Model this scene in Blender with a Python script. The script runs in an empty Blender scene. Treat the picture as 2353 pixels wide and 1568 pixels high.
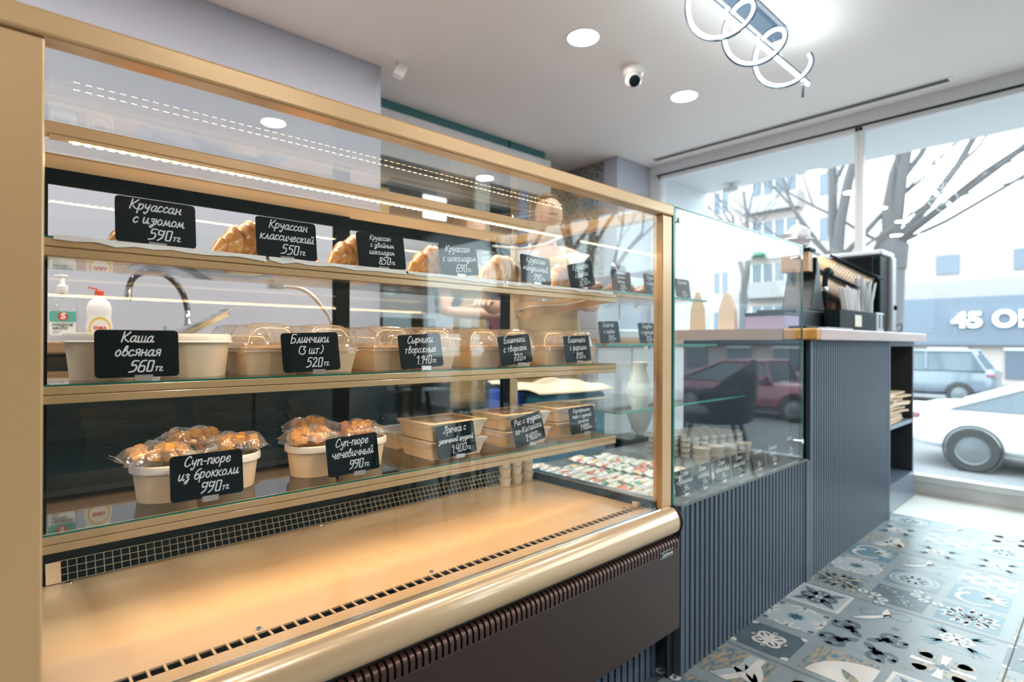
import bpy, bmesh, math, random
from mathutils import Vector, Matrix
random.seed(7)
S = bpy.context.scene
COL = S.collection
R = math.radians

# ------------------------------------------------------------------ camera
cam_d = bpy.data.cameras.new('camera'); cam = bpy.data.objects.new('camera', cam_d); COL.objects.link(cam)
S.camera = cam
CAM_H = 0.92
cam_d.sensor_width = 36.0
cam_d.lens = 1284.0 / 2353.0 * 36.0
cam_d.clip_start = 0.02; cam_d.clip_end = 300
_yaw, _pitch, _roll = R(47.32), R(0.119), R(-0.2)
_F = Vector((math.cos(_yaw)*math.cos(_pitch), math.sin(_yaw)*math.cos(_pitch), math.sin(_pitch)))
_r = Vector((math.sin(_yaw), -math.cos(_yaw), 0)); _d = _F.cross(_r)
_R = _r*math.cos(_roll) + _d*math.sin(_roll); _D = -_r*math.sin(_roll) + _d*math.cos(_roll)
_U = -_D
cam.matrix_world = Matrix(((_R.x, _U.x, -_F.x, 0), (_R.y, _U.y, -_F.y, 0), (_R.z, _U.z, -_F.z, CAM_H), (0, 0, 0, 1)))
cam_d.dof.use_dof = True; cam_d.dof.focus_distance = 1.05; cam_d.dof.aperture_fstop = 3.2

# ------------------------------------------------------------------ world, exposure
W = bpy.data.worlds.new('world'); S.world = W; W.use_nodes = True
bg = W.node_tree.nodes['Background']
bg.inputs[0].default_value = (0.80, 0.97, 1.0, 1); bg.inputs[1].default_value = 4.6
S.view_settings.view_transform = 'Standard'; S.view_settings.look = 'None'
S.view_settings.gamma = 1.0; S.view_settings.exposure = 0.74; S.view_settings.use_curve_mapping = False
cy = S.cycles
cy.max_bounces = 14; cy.transparent_max_bounces = 40; cy.glossy_bounces = 6; cy.diffuse_bounces = 6
cy.sample_clamp_indirect = 4.0; cy.caustics_reflective = False; cy.caustics_refractive = False
cy.blur_glossy = 0.3

CEIL = 2.44; BACK = 2.757; WINX = 4.18; FRONT_Y = -4.7; LEFTX = -2.4

def light(name, typ, loc, power, color, rot=(0, 0, 0), **kw):
    l = bpy.data.lights.new(name, typ); l.energy = power; l.color = color
    for k, v in kw.items(): setattr(l, k, v)
    o = bpy.data.objects.new(name, l); COL.objects.link(o); o.location = loc; o.rotation_euler = rot
    return o
# window portal only guides sampling of the sky, gives no light of its own
for (y0, y1) in ((-4.55, -2.75), (-2.7, -0.95), (-0.9, 1.13), (1.18, 2.7)):
    p = light('window_portal', 'AREA', (WINX+0.12, (y0+y1)/2, 1.22), 1, (1, 1, 1), (0, R(90), 0), shape='RECTANGLE', size=2.3, size_y=(y1-y0))
    p.data.cycles.is_portal = True

# ------------------------------------------------------------------ mesh helpers
class MB:
    def __init__(s): s.v = []; s.f = []; s.m = []
    def add(s, vs, fs, mi=0):
        b = len(s.v); s.v += [tuple(p) for p in vs]; s.f += [tuple(i+b for i in f) for f in fs]; s.m += [mi]*len(fs); return s
    def box(s, x0, x1, y0, y1, z0, z1, mi=0, M=None):
        vs = [Vector((x, y, z)) for z in (z0, z1) for y in (y0, y1) for x in (x0, x1)]
        if M: vs = [M @ v for v in vs]
        return s.add(vs, [(0, 2, 3, 1), (4, 5, 7, 6), (0, 1, 5, 4), (2, 6, 7, 3), (0, 4, 6, 2), (1, 3, 7, 5)], mi)
    def lathe(s, prof, c=(0, 0, 0), n=32, mi=0, M=None, cap=False, a0=0, squash=1.0):
        vs = []; fs = []
        for (r, z) in prof:
            for k in range(n):
                a = a0+2*math.pi*k/n; v = Vector((c[0]+r*math.cos(a), c[1]+r*math.sin(a)*squash, c[2]+z)); vs.append(M @ v if M else v)
        for j in range(len(prof)-1):
            for k in range(n):
                a = j*n+k; b = j*n+(k+1) % n; fs.append((a, b, b+n, a+n))
        if cap: fs.append(tuple(range(n-1, -1, -1))); fs.append(tuple(range((len(prof)-1)*n, len(prof)*n)))
        return s.add(vs, fs, mi)
    def tube(s, pts, r, n=8, mi=0, closed=False, cap=True):
        pts = [Vector(p) for p in pts]; N = len(pts); vs = []; fs = []
        up = Vector((0, 0, 1)); prev = None
        for i, p in enumerate(pts):
            if closed: t = pts[(i+1) % N]-pts[i-1]
            else: t = pts[min(i+1, N-1)]-pts[max(i-1, 0)]
            t.normalize()
            if prev is None:
                a = up if abs(t.z) < .9 else Vector((1, 0, 0))
                x = t.cross(a).normalized()
            else: x = (prev-t*prev.dot(t)).normalized()
            prev = x; y = t.cross(x)
            rr = r[i] if isinstance(r, (list, tuple)) else r
            for k in range(n):
                a = 2*math.pi*k/n; vs.append(p+x*rr*math.cos(a)+y*rr*math.sin(a))
        for i in range(N if closed else N-1):
            for k in range(n):
                a = i*n+k; b = i*n+(k+1) % n; c2 = ((i+1) % N)*n
                fs.append((a, b, c2+(k+1) % n, c2+k))
        if cap and not closed: fs.append(tuple(range(n-1, -1, -1))); fs.append(tuple((N-1)*n+k for k in range(n)))
        return s.add(vs, fs, mi)
    def loft(s, rings, mi=0, cap=True, closed=True):
        n = len(rings[0]); vs = [p for r in rings for p in r]; fs = []
        for j in range(len(rings)-1):
            for k in range(n if closed else n-1):
                a = j*n+k; b = j*n+(k+1) % n; fs.append((a, b, b+n, a+n))
        if cap: fs.append(tuple(range(n-1, -1, -1))); fs.append(tuple((len(rings)-1)*n+k for k in range(n)))
        return s.add(vs, fs, mi)
    def prism(s, poly, axis, a, b, mi=0):
        # poly in the plane normal to axis, extruded a..b
        def P(u, v, w): return {'x': (w, u, v), 'y': (u, w, v), 'z': (u, v, w)}[axis]
        n = len(poly); vs = [P(u, v, a) for u, v in poly]+[P(u, v, b) for u, v in poly]
        fs = [(i, (i+1) % n, (i+1) % n+n, i+n) for i in range(n)]+[tuple(range(n-1, -1, -1)), tuple(range(n, 2*n))]
        return s.add(vs, fs, mi)
    def build(s, name, mats, parent=None, bevel=0, smooth=False, seg=2, sub=0, loc=None, rot=None, fix=True):
        me = bpy.data.meshes.new(name); me.from_pydata(s.v, [], s.f)
        if not isinstance(mats, (list, tuple)): mats = [mats]
        for m in mats: me.materials.append(m)
        me.polygons.foreach_set('material_index', s.m)
        if fix:
            bm = bmesh.new(); bm.from_mesh(me); bmesh.ops.recalc_face_normals(bm, faces=bm.faces); bm.to_mesh(me); bm.free()
        if smooth:
            me.polygons.foreach_set('use_smooth', [True]*len(me.polygons)); me.set_sharp_from_angle(angle=R(40))
        me.update()
        o = bpy.data.objects.new(name, me); COL.objects.link(o)
        if parent: o.parent = parent
        if loc: o.location = loc
        if rot: o.rotation_euler = rot
        if bevel:
            b = o.modifiers.new('bevel', 'BEVEL'); b.width = bevel; b.segments = seg; b.limit_method = 'ANGLE'; b.angle_limit = R(40)
            b.harden_normals = False
        if sub:
            b = o.modifiers.new('sub', 'SUBSURF'); b.levels = sub; b.render_levels = sub
        return o

def tag(o, label, cat, group=None):
    o['label'] = label; o['category'] = cat
    if group: o['group'] = group
    return o
def thing(name, label, cat, loc=(0, 0, 0), rz=0, group=None):
    o = bpy.data.objects.new(name, None); COL.objects.link(o); o.location = loc; o.rotation_euler = (0, 0, rz)
    o.empty_display_size = .05
    return tag(o, label, cat, group)
def struct(o): o['kind'] = 'structure'; return o
def kids(o): return [c for c in list(COL.objects) if c.parent == o]
def dup(root, loc, rz=None, label=None, group=None):
    r = root.copy(); COL.objects.link(r); r.location = loc
    if rz is not None: r.rotation_euler = (0, 0, rz)
    if label: r['label'] = label
    if group: r['group'] = group
    for ch in KIDS[root.name]:
        c = ch.copy(); COL.objects.link(c); c.parent = r
        for g in KIDS.get(ch.name, []):
            d = g.copy(); COL.objects.link(d); d.parent = c
    return r
KIDS = {}
ORD = ['first', 'second', 'third', 'fourth', 'fifth', 'sixth', 'seventh', 'eighth', 'ninth', 'tenth', 'eleventh', 'twelfth', 'thirteenth', 'fourteenth', 'fifteenth', 'sixteenth']
def reg(root):
    bym = {}
    for o in COL.objects:
        if o.parent: bym.setdefault(o.parent.name, []).append(o)
    KIDS[root.name] = bym.get(root.name, [])
    for c in KIDS[root.name]: KIDS[c.name] = bym.get(c.name, [])
    return root
def rrect(x0, x1, y0, y1, r, n=5):
    pts = []
    for cx, cy_, a0 in ((x1-r, y1-r, 0), (x0+r, y1-r, 90), (x0+r, y0+r, 180), (x1-r, y0+r, 270)):
        for k in range(n+1):
            a = R(a0+90*k/n); pts.append((cx+r*math.cos(a), cy_+r*math.sin(a)))
    return pts
def catmull(pts, k=4):
    if len(pts) < 3: return pts
    P = [pts[0]]+list(pts)+[pts[-1]]; out = []
    for i in range(1, len(P)-2):
        p0, p1, p2, p3 = P[i-1], P[i], P[i+1], P[i+2]
        for j in range(k):
            t = j/k
            out.append(tuple(.5*((2*b)+(-a+c)*t+(2*a-5*b+4*c-d)*t*t+(-a+3*b-3*c+d)*t**3) for a, b, c, d in zip(p0, p1, p2, p3)))
    out.append(tuple(pts[-1])); return out

# ------------------------------------------------------------------ materials
def mat(name, col, rough=.5, metal=0, spec=.5, coat=0, trans=0, emit=None, es=0, alpha=1, bump=None, noise=None, sheen=0, sss=0):
    m = bpy.data.materials.new(name); m.use_nodes = True; nt = m.node_tree; b = nt.nodes['Principled BSDF']
    b.inputs['Base Color'].default_value = (*col, 1); b.inputs['Roughness'].default_value = rough
    b.inputs['Metallic'].default_value = metal; b.inputs['Specular IOR Level'].default_value = spec
    b.inputs['Coat Weight'].default_value = coat; b.inputs['Coat Roughness'].default_value = .1
    b.inputs['Transmission Weight'].default_value = trans; b.inputs['Sheen Weight'].default_value = sheen
    if sss: b.inputs['Subsurface Weight'].default_value = sss; b.inputs['Subsurface Radius'].default_value = (.01, .006, .004)
    if emit: b.inputs['Emission Color'].default_value = (*emit, 1); b.inputs['Emission Strength'].default_value = es
    if noise:   # (scale, amount, second colour)
        n = nt.nodes.new('ShaderNodeTexNoise'); n.inputs['Scale'].default_value = noise[0]; n.inputs['Detail'].default_value = 5
        tc = nt.nodes.new('ShaderNodeTexCoord'); nt.links.new(tc.outputs['Object'], n.inputs['Vector'])
        if len(noise) > 3:
            mp = nt.nodes.new('ShaderNodeMapping'); mp.inputs['Scale'].default_value = noise[3]
            nt.links.new(tc.outputs['Object'], mp.inputs['Vector']); nt.links.new(mp.outputs[0], n.inputs['Vector'])
        r = nt.nodes.new('ShaderNodeValToRGB'); r.color_ramp.elements[0].position = .5-noise[1]; r.color_ramp.elements[1].position = .5+noise[1]
        r.color_ramp.elements[0].color = (*col, 1); r.color_ramp.elements[1].color = (*noise[2], 1)
        nt.links.new(n.outputs['Fac'], r.inputs['Fac']); nt.links.new(r.outputs['Color'], b.inputs['Base Color'])
    if bump:   # (scale, strength)
        n = nt.nodes.new('ShaderNodeTexNoise'); n.inputs['Scale'].default_value = bump[0]; n.inputs['Detail'].default_value = 4
        tc = nt.nodes.new('ShaderNodeTexCoord'); nt.links.new(tc.outputs['Object'], n.inputs['Vector'])
        bp = nt.nodes.new('ShaderNodeBump'); bp.inputs['Strength'].default_value = bump[1]; bp.inputs['Distance'].default_value = .002
        nt.links.new(n.outputs['Fac'], bp.inputs['Height']); nt.links.new(bp.outputs[0], b.inputs['Normal'])
    return m
def glass(name, tint=(1, 1, 1), ior=1.5, rough=0.0, extra=0.0, bump=None, body=None, bw=0.0):
    """thin clear sheet: transparent with a Fresnel reflection, optionally a little of its own body colour"""
    m = bpy.data.materials.new(name); m.use_nodes = True; nt = m.node_tree
    nt.nodes.remove(nt.nodes['Principled BSDF']); out = nt.nodes['Material Output']
    t = nt.nodes.new('ShaderNodeBsdfTransparent'); t.inputs[0].default_value = (*tint, 1)
    g = nt.nodes.new('ShaderNodeBsdfGlossy'); g.inputs['Roughness'].default_value = rough
    fr = nt.nodes.new('ShaderNodeFresnel'); fr.inputs['IOR'].default_value = ior
    ad = nt.nodes.new('ShaderNodeMath'); ad.operation = 'MULTIPLY_ADD'; ad.inputs[1].default_value = 1.0; ad.inputs[2].default_value = extra; ad.use_clamp = True
    ge = nt.nodes.new('ShaderNodeNewGeometry'); io = nt.nodes.new('ShaderNodeMix'); io.data_type = 'FLOAT'   # same index from both sides of the sheet
    io.inputs[2].default_value = ior; io.inputs[3].default_value = 1/ior
    nt.links.new(ge.outputs['Backfacing'], io.inputs[0]); nt.links.new(io.outputs[0], fr.inputs['IOR'])
    nt.links.new(fr.outputs[0], ad.inputs[0])
    mx = nt.nodes.new('ShaderNodeMixShader'); nt.links.new(ad.outputs[0], mx.inputs[0])
    src = t
    if body:
        d = nt.nodes.new('ShaderNodeBsdfDiffuse'); d.inputs[0].default_value = (*body, 1)
        mb = nt.nodes.new('ShaderNodeMixShader'); mb.inputs[0].default_value = bw
        nt.links.new(t.outputs[0], mb.inputs[1]); nt.links.new(d.outputs[0], mb.inputs[2]); src = mb
    nt.links.new(src.outputs[0], mx.inputs[1]); nt.links.new(g.outputs[0], mx.inputs[2]); nt.links.new(mx.outputs[0], out.inputs[0])
    if bump:
        n = nt.nodes.new('ShaderNodeTexNoise'); n.inputs['Scale'].default_value = bump[0]; n.inputs['Detail'].default_value = 3
        tc = nt.nodes.new('ShaderNodeTexCoord'); nt.links.new(tc.outputs['Object'], n.inputs['Vector'])
        bp = nt.nodes.new('ShaderNodeBump'); bp.inputs['Strength'].default_value = bump[1]; bp.inputs['Distance'].default_value = .003
        nt.links.new(n.outputs['Fac'], bp.inputs['Height'])
        nt.links.new(bp.outputs[0], g.inputs['Normal']); nt.links.new(bp.outputs[0], fr.inputs['Normal'])
    return m

BEIGE = mat('beige_enamel', (.62, .40, .19), .30, .2, .6, coat=.35, bump=(420, .06))
BEIGE_IN = mat('beige_deck_enamel', (.56, .40, .25), .22, 0, .55, coat=.6)
BROWN = mat('brown_enamel', (.045, .026, .021), .42, .3, .5, bump=(500, .12))
BROWN_G = mat('brown_grille', (.09, .045, .036), .3, .6, .6)
BLACK = mat('black_profile', (.002, .008, .010), .5, 0, .12)
BUMP = mat('beige_bumper_enamel', (.64, .45, .26), .22, .3, .7, coat=.7)
BLACKD = mat('black_matte', (.006, .009, .01), .6)
GLASS = glass('clear_glass', (.975, .988, .985), 1.38)
GLASS_SH = glass('shelf_glass', (.95, .975, .965), 1.45, extra=.01)
GLASS_EDGE = mat('green_glass_edge', (.0, .15, .10), .12, 0, .6)
GLASS_EDGE_L = mat('pale_green_glass_edge', (.12, .42, .36), .12, 0, .6)
RUBBER = mat('grey_rubber', (.28, .29, .28), .5)
STEEL = mat('steel', (.62, .63, .64), .18, 1)
CHROME = mat('chrome', (.85, .87, .9), .05, 1)
WIRE = mat('wire', (.62, .58, .48), .35, .6)
TAGM = mat('tag_chalkboard', (.001, .005, .007), .4, 0, .12, bump=(300, .03))
CHALK = mat('white_marker', (.72, .74, .76), .6)
CLIP = glass('clear_plastic', (.95, .93, .92), 1.5, .05, extra=.12, body=(.85, .78, .76), bw=.35)
DOME = glass('clear_dome', (.98, .965, .95), 1.45, .06, extra=.03, body=(.9, .8, .7), bw=.13)
LIDP = glass('lid_plastic', (.96, .95, .93), 1.45, .08, extra=.04, body=(.9, .86, .8), bw=.35)
BAGP = glass('bag_plastic', (.97, .96, .95), 1.5, .05, extra=.05, bump=(60, .9), body=(.9, .88, .85), bw=.10)
KRAFT = mat('kraft_board', (.76, .58, .36), .62, 0, .3, noise=(220, .35, (.80, .63, .42)))
KRAFT_L = mat('kraft_board_pale', (.80, .64, .44), .6, 0, .3, noise=(260, .3, (.84, .69, .50)))
CREAM = mat('cream_card', (.85, .74, .58), .55)
WHITEP = mat('white_plastic', (.82, .8, .77), .35)
WHITE = mat('white_paint', (.78, .77, .77), .6)
CEILM = mat('ceiling_paint', (.90, .85, .83), .85, spec=.2)
WALLM = mat('grey_blue_paint', (.43, .45, .52), .75, spec=.2)
PAPER = mat('baking_paper', (.83, .8, .76), .6)
DARK = mat('dark_graphite', (.02, .025, .03), .5)
ANTH = mat('anthracite_fluted', (.058, .082, .120), .42, 0, .45)
WOODT = mat('pink_oak_worktop', (.62, .50, .47), .35, 0, .5, noise=(6, .25, (.50, .39, .37), (1, 8, 8)))
WOODE = mat('amber_end_grain', (.68, .36, .09), .4, noise=(8, .3, (.55, .27, .06), (1, 14, 2)))
WOODK = mat('brown_worktop', (.46, .27, .14), .4, noise=(8, .3, (.36, .2, .1), (2, 20, 20)))
def emis(name, c, s):
    m = bpy.data.materials.new(name); m.use_nodes = True; nt = m.node_tree; nt.nodes.remove(nt.nodes['Principled BSDF'])
    e = nt.nodes.new('ShaderNodeEmission'); e.inputs[0].default_value = (*c, 1); e.inputs[1].default_value = s
    nt.links.new(e.outputs[0], nt.nodes['Material Output'].inputs[0]); return m
LED_W = emis('led_cool', (.78, .98, 1), 5)
LED_WARM = emis('led_warm', (1, .72, .36), 16)
DOWN = emis('downlight_disc', (.82, 1, 1), 12)

# ================================================================== the room
def wparent(o, root):
    o.parent = root; o.matrix_parent_inverse = Matrix.Translation(root.location).inverted(); return o

T_BASE = mat('tile_grey', (.17, .205, .22), .3, 0, .5, noise=(9, .3, (.23, .26, .27)))
T_NAVY = mat('tile_navy', (.035, .055, .075), .3, 0, .5, noise=(22, .3, (.08, .11, .13)))
T_CREAM = mat('tile_cream', (.60, .56, .52), .3, 0, .5, noise=(14, .3, (.50, .47, .44)))
T_BLUE = mat('tile_blue', (.025, .12, .18), .3, 0, .5, noise=(25, .25, (.09, .17, .21)))
T_OCHRE = mat('tile_worn', (.06, .14, .18), .3, 0, .5, noise=(30, .12, (.36, .27, .17), (1, 3, 1)))
T_PALE = mat('tile_pale', (.30, .345, .37), .3, 0, .5, noise=(12, .3, (.37, .40, .42)))
T_GROUT = mat('tile_grout', (.12, .12, .11), .7)
T_WHITE = mat('cream_floor_border', (.74, .74, .68), .35, 0, .5, noise=(3, .4, (.69, .68, .62)))
TM = [T_BASE, T_NAVY, T_CREAM, T_BLUE, T_OCHRE, T_PALE, T_GROUT, T_WHITE]
fl = MB()
def fpoly(pts, mi, lay): fl.add([(x, y, .0003*lay) for x, y in pts], [tuple(range(len(pts)))], mi)
def frect(x0, x1, y0, y1, mi, lay): fpoly([(x0, y0), (x1, y0), (x1, y1), (x0, y1)], mi, lay)
fl.add([(-2.4, -4.7, 0), (3.57, -4.7, 0), (3.57, 4.4, 0), (-2.4, 4.4, 0)], [(0, 1, 2, 3)], 0)
fl.add([(3.57, -4.7, 0), (4.2, -4.7, 0), (4.2, 4.4, 0), (3.57, 4.4, 0)], [(0, 1, 2, 3)], 7)
class Motif:
    """draws inside a patch; u,v in -1..1"""
    def __init__(s, cx, cy, h): s.cx, s.cy, s.h = cx, cy, h
    def poly(s, pts, mi, lay): fpoly([(s.cx+u*s.h, s.cy+v*s.h) for u, v in pts], mi, lay)
    def rect(s, a, b, c, d, mi, lay): s.poly([(a, c), (b, c), (b, d), (a, d)], mi, lay)
    def disc(s, u, v, r, mi, lay, n=22, ry=None): s.poly([(u+r*math.cos(2*math.pi*k/n), v+(ry or r)*math.sin(2*math.pi*k/n)) for k in range(n)], mi, lay)
    def leaf(s, u, v, a, L, w, mi, lay, bend=0):
        n = 8; A = []; B = []
        for k in range(n+1):
            t = k/n; ww = w*math.sin(math.pi*t**.8)*.5+.004; aa = a+bend*t
            x = u+L*t*math.cos(aa); y = v+L*t*math.sin(aa)
            A.append((x-ww*math.sin(aa), y+ww*math.cos(aa))); B.append((x+ww*math.sin(aa), y-ww*math.cos(aa)))
        for k in range(n): s.poly([A[k], A[k+1], B[k+1], B[k]], mi, lay)
    def arc(s, u, v, r, a0, a1, w, mi, lay, taper=0, n=14):
        for k in range(n):
            t0, t1 = k/n, (k+1)/n; b0 = a0+(a1-a0)*t0; b1 = a0+(a1-a0)*t1
            w0 = w*(1-taper*t0)/2; w1 = w*(1-taper*t1)/2
            s.poly([(u+(r-w0)*math.cos(b0), v+(r-w0)*math.sin(b0)), (u+(r-w1)*math.cos(b1), v+(r-w1)*math.sin(b1)),
                    (u+(r+w1)*math.cos(b1), v+(r+w1)*math.sin(b1)), (u+(r+w0)*math.cos(b0), v+(r+w0)*math.sin(b0))], mi, lay)
    def curl(s, u, v, a, sc, w, mi, lay, side=1):
        # a C-scroll leaving (u,v) in direction a
        cx = u-side*sc*math.sin(a); cyy = v+side*sc*math.cos(a)
        b = a-side*math.pi/2
        s.arc(cx, cyy, sc, b, b+side*math.pi*1.25, w, mi, lay, .35)
        e = b+side*math.pi*1.25; s.disc(cx+sc*.9*math.cos(e), cyy+sc*.9*math.sin(e), w*.62, mi, lay, 10)
    def fleur(s, u, v, a, L, mi, lay):
        s.leaf(u, v, a, L, L*.36, mi, lay)
        for sd in (1, -1): s.curl(u, v, a+sd*.55, L*.3, L*.17, mi, lay, sd)
        s.leaf(u-L*.2*math.cos(a), v-L*.2*math.sin(a), a, L*.4, L*.3, mi, lay)
q4 = [0, math.pi/2, math.pi, math.pi*1.5]; d4 = [math.pi/4+a for a in q4]
def m_rosette(m):
    m.rect(-1, 1, -1, 1, 1, 1)
    for x in (-1, 1):
        for y in (-1, 1): m.poly([(x, y), (x-.22*x, y), (x-.22*x, y-.1*y), (x-.1*x, y-.22*y), (x, y-.22*y)][::1 if x*y > 0 else -1], 2, 2)
    for a in d4:
        m.disc(.36*math.cos(a), .36*math.sin(a), .25, 2, 2); m.disc(.34*math.cos(a), .34*math.sin(a), .16, 1, 3); m.leaf(.05*math.cos(a), .05*math.sin(a), a, .5, .14, 2, 4)
    for a in q4: m.leaf(0, 0, a, .62, .16, 2, 4); m.disc(.56*math.cos(a), .56*math.sin(a), .085, 2, 4, 10)
def m_curls(m):
    m.rect(-1, 1, -1, 1, 5, 1)
    for k in range(4):
        a = d4[k]; cx, cyy = .98*math.cos(a)*.98, .98*math.sin(a)*.98
        for sd in (1, -1):
            m.arc(.62*math.cos(a)-sd*.36*math.sin(a), .62*math.sin(a)+sd*.36*math.cos(a), .3, a+math.pi*.5*sd-sd*1.9, a+math.pi*.5*sd+sd*1.1, .12, 2, 2, .2)
        m.disc(1.2*math.cos(a), 1.2*math.sin(a), .12, 1, 2, 8)
    for k in range(8): m.leaf(0, 0, k*math.pi/4+.2, .36, .16, 3, 2)
    m.disc(0, 0, .1, 1, 3, 12)
def m_frame4(m):
    m.rect(-1.06, 1.06, -1.06, 1.06, 2, 1); m.rect(-.93, .93, -.93, .93, 5, 2)
    for a in d4: m.leaf(.15*math.cos(a), .15*math.sin(a), a, 1.0, .34, 1, 3)
    for a in q4:
        m.arc(.42*math.cos(a), .42*math.sin(a), .24, 0, 6.28, .16, 1, 3); m.leaf(.3*math.cos(a), .3*math.sin(a), a, .3, .16, 1, 4)
    m.rect(-.13, .13, -.13, .13, 2, 4); m.rect(-.05, .05, -.05, .05, 1, 5)
def m_ornate(m, c1=1, c2=2, bgc=4):
    m.rect(-1, 1, -1, 1, bgc, 1)
    for k in range(12):
        a = k*math.pi/6; m.curl(.5*math.cos(a), .5*math.sin(a), a+.6, .16, .13, c1, 2, 1 if k % 2 else -1); m.leaf(.55*math.cos(a), .55*math.sin(a), a, .45, .17, c1, 2)
    for a in q4: m.fleur(.05*math.cos(a), .05*math.sin(a), a, .42, c2, 3)
def m_fleurs(m):
    m.rect(-1, 1, -1, 1, 0, 1)
    for a in d4:
        m.leaf(.12*math.cos(a), .12*math.sin(a), a, .66, .3, 1, 2)
        for sd in (1, -1): m.curl(.95*math.cos(a), .95*math.sin(a), a+math.pi-sd*.75, .25, .24, 1, 2, -sd); m.leaf(.95*math.cos(a), .95*math.sin(a), a+math.pi-sd*.45, .5, .26, 1, 2, sd*.3)
        m.poly([(1.28*math.cos(a+t)*r, 1.28*math.sin(a+t)*r) for t, r in ((-.22, .85), (0, 1.0), (.22, .85), (.12, .55), (-.12, .55))], 1, 2)
def m_arch(m):
    m.rect(-1, 1, -1, 1, 4, 1)
    pts = [(-1, 1)]+[(-1+1.75*math.sin(t), 1-1.75*(1-math.cos(t)) if False else -1+1.75*math.cos(t)) for t in [k*math.pi/2/14 for k in range(15)]]+[(-1, -1)]
    m.poly([(-1, -1)]+[(-1+1.75*math.cos(t), -1+1.75*math.sin(t)) for t in [k*math.pi/2/16 for k in range(17)]], 2, 2)
    m.fleur(-.75, -.75, math.pi/4, .95, 4, 3)
def m_rings(m):
    m.rect(-1, 1, -1, 1, 3, 1); m.disc(0, 0, .95, 5, 2, 30); m.disc(0, 0, .86, 0, 3, 30); m.disc(0, 0, .72, 5, 4, 30)
    for a in q4+d4: m.arc(.38*math.cos(a), .38*math.sin(a), .16, 0, 6.28, .09, 3, 5); m.disc(.38*math.cos(a), .38*math.sin(a), .06, 2, 5, 8)
def m_vine(m):
    m.rect(-1, 1, -1, 1, 0, 1)
    m.leaf(-.95, .9, -.9, 1.9, .34, 3, 2, .25); m.leaf(-.9, .86, -.9, 1.8, .24, 2, 3, .25)
    m.leaf(-.1, -.1, .15, 1.1, .36, 3, 2); m.leaf(-.02, -.09, .15, .95, .26, 2, 3)
    m.arc(.45, -.5, .36, 0, 6.28, .05, 3, 2); m.arc(.1, .5, .3, 0, 5, .05, 3, 2); m.disc(-.75, -.6, .14, 3, 2, 8)
def m_quarter(m):
    m.rect(-1, 1, -1, 1, 1, 1)
    for (x, y) in ((-1, 1), (1, -1)):
        for a in (0, 1, 2, 3):
            t = math.atan2(-y, -x)+(a-1.5)*.8; m.disc(x+.62*math.cos(t), y+.62*math.sin(t), .25, 3, 2); m.disc(x+.62*math.cos(t), y+.62*math.sin(t), .2, 2, 3); m.leaf(x+.5*math.cos(t), y+.5*math.sin(t), t, .28, .1, 3, 4)
        m.disc(x*.85, y*.85, .12, 2, 3, 10)
    for k in range(6): m.curl(-.6+.24*k, -.6+.24*k, .7+k, .12, .07, 5, 2)
def m_petals(m):
    m.rect(-1, 1, -1, 1, 0, 1)
    for a in d4:
        for sd in (-.35, 0, .35): m.leaf(.45*math.cos(a), .45*math.sin(a), a+sd, .8, .2, 3, 2)
    for a in q4+d4: m.disc(.36*math.cos(a), .36*math.sin(a), .17, 2, 3, 12); m.disc(.36*math.cos(a), .36*math.sin(a), .08, 5, 4, 8)
    m.disc(0, 0, .2, 2, 5, 10); m.leaf(-.12, 0, 0, .24, .1, 1, 6); m.leaf(0, -.12, 1.57, .24, .1, 1, 6)
def m_cross(m):
    m.rect(-1, 1, -1, 1, 0, 1)
    for a in d4: m.disc(.6*math.cos(a), .6*math.sin(a), .34, 4, 2, 14); m.leaf(.5*math.cos(a), .5*math.sin(a), a, .7, .4, 4, 2)
    for a in q4:
        m.poly([(r*math.cos(a+t), r*math.sin(a+t)) for t, r in ((-.5, .14), (-.16, .9), (.16, .9), (.5, .14))], 2, 3); m.leaf(0, 0, a, .26, .13, 1, 4)
def m_stars(m):
    m.rect(-1, 1, -1, 1, 5, 1)
    for i in range(4):
        for j in range(4):
            if (i+j) % 2 == 0:
                for a in q4: m.leaf(-.75+.5*i, -.75+.5*j, a, .26, .14, 2, 2)
            else: m.rect(-.9+.5*i, -.6+.5*i, -.9+.5*j, -.6+.5*j, 3, 2)
def m_scroll(m):
    m.rect(-1, 1, -1, 1, 3, 1); m.arc(-.3, .1, .62, .4, 4.2, .2, 2, 2, .5); m.arc(.4, .2, .55, -1.5, 1.9, .17, 2, 2, .5)
    for a in (-.4, -.9, -1.4, -1.9): m.leaf(.05, -.1, a, .95, .25, 2, 3)
def m_chevron(m):
    m.rect(-1, 1, -1, 1, 4, 1); m.poly([(-1, -.1), (-.2, -.55), (1, -.55), (1, -.3), (-.1, -.3), (-1, .2)], 2, 2); m.poly([(-1, .2), (-.1, -.3), (1, -.3), (1, 0), (0, 0), (-1, .5)], 5, 3)
    for a in (.3, .7, 1.1): m.leaf(-.6, -.9, a, 1.2, .3, 2, 3)
GEN = [m_rosette, m_curls, m_frame4, m_ornate, m_fleurs, m_arch, m_rings, m_vine, m_quarter, m_petals, m_cross, m_stars, m_scroll, m_chevron]
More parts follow.
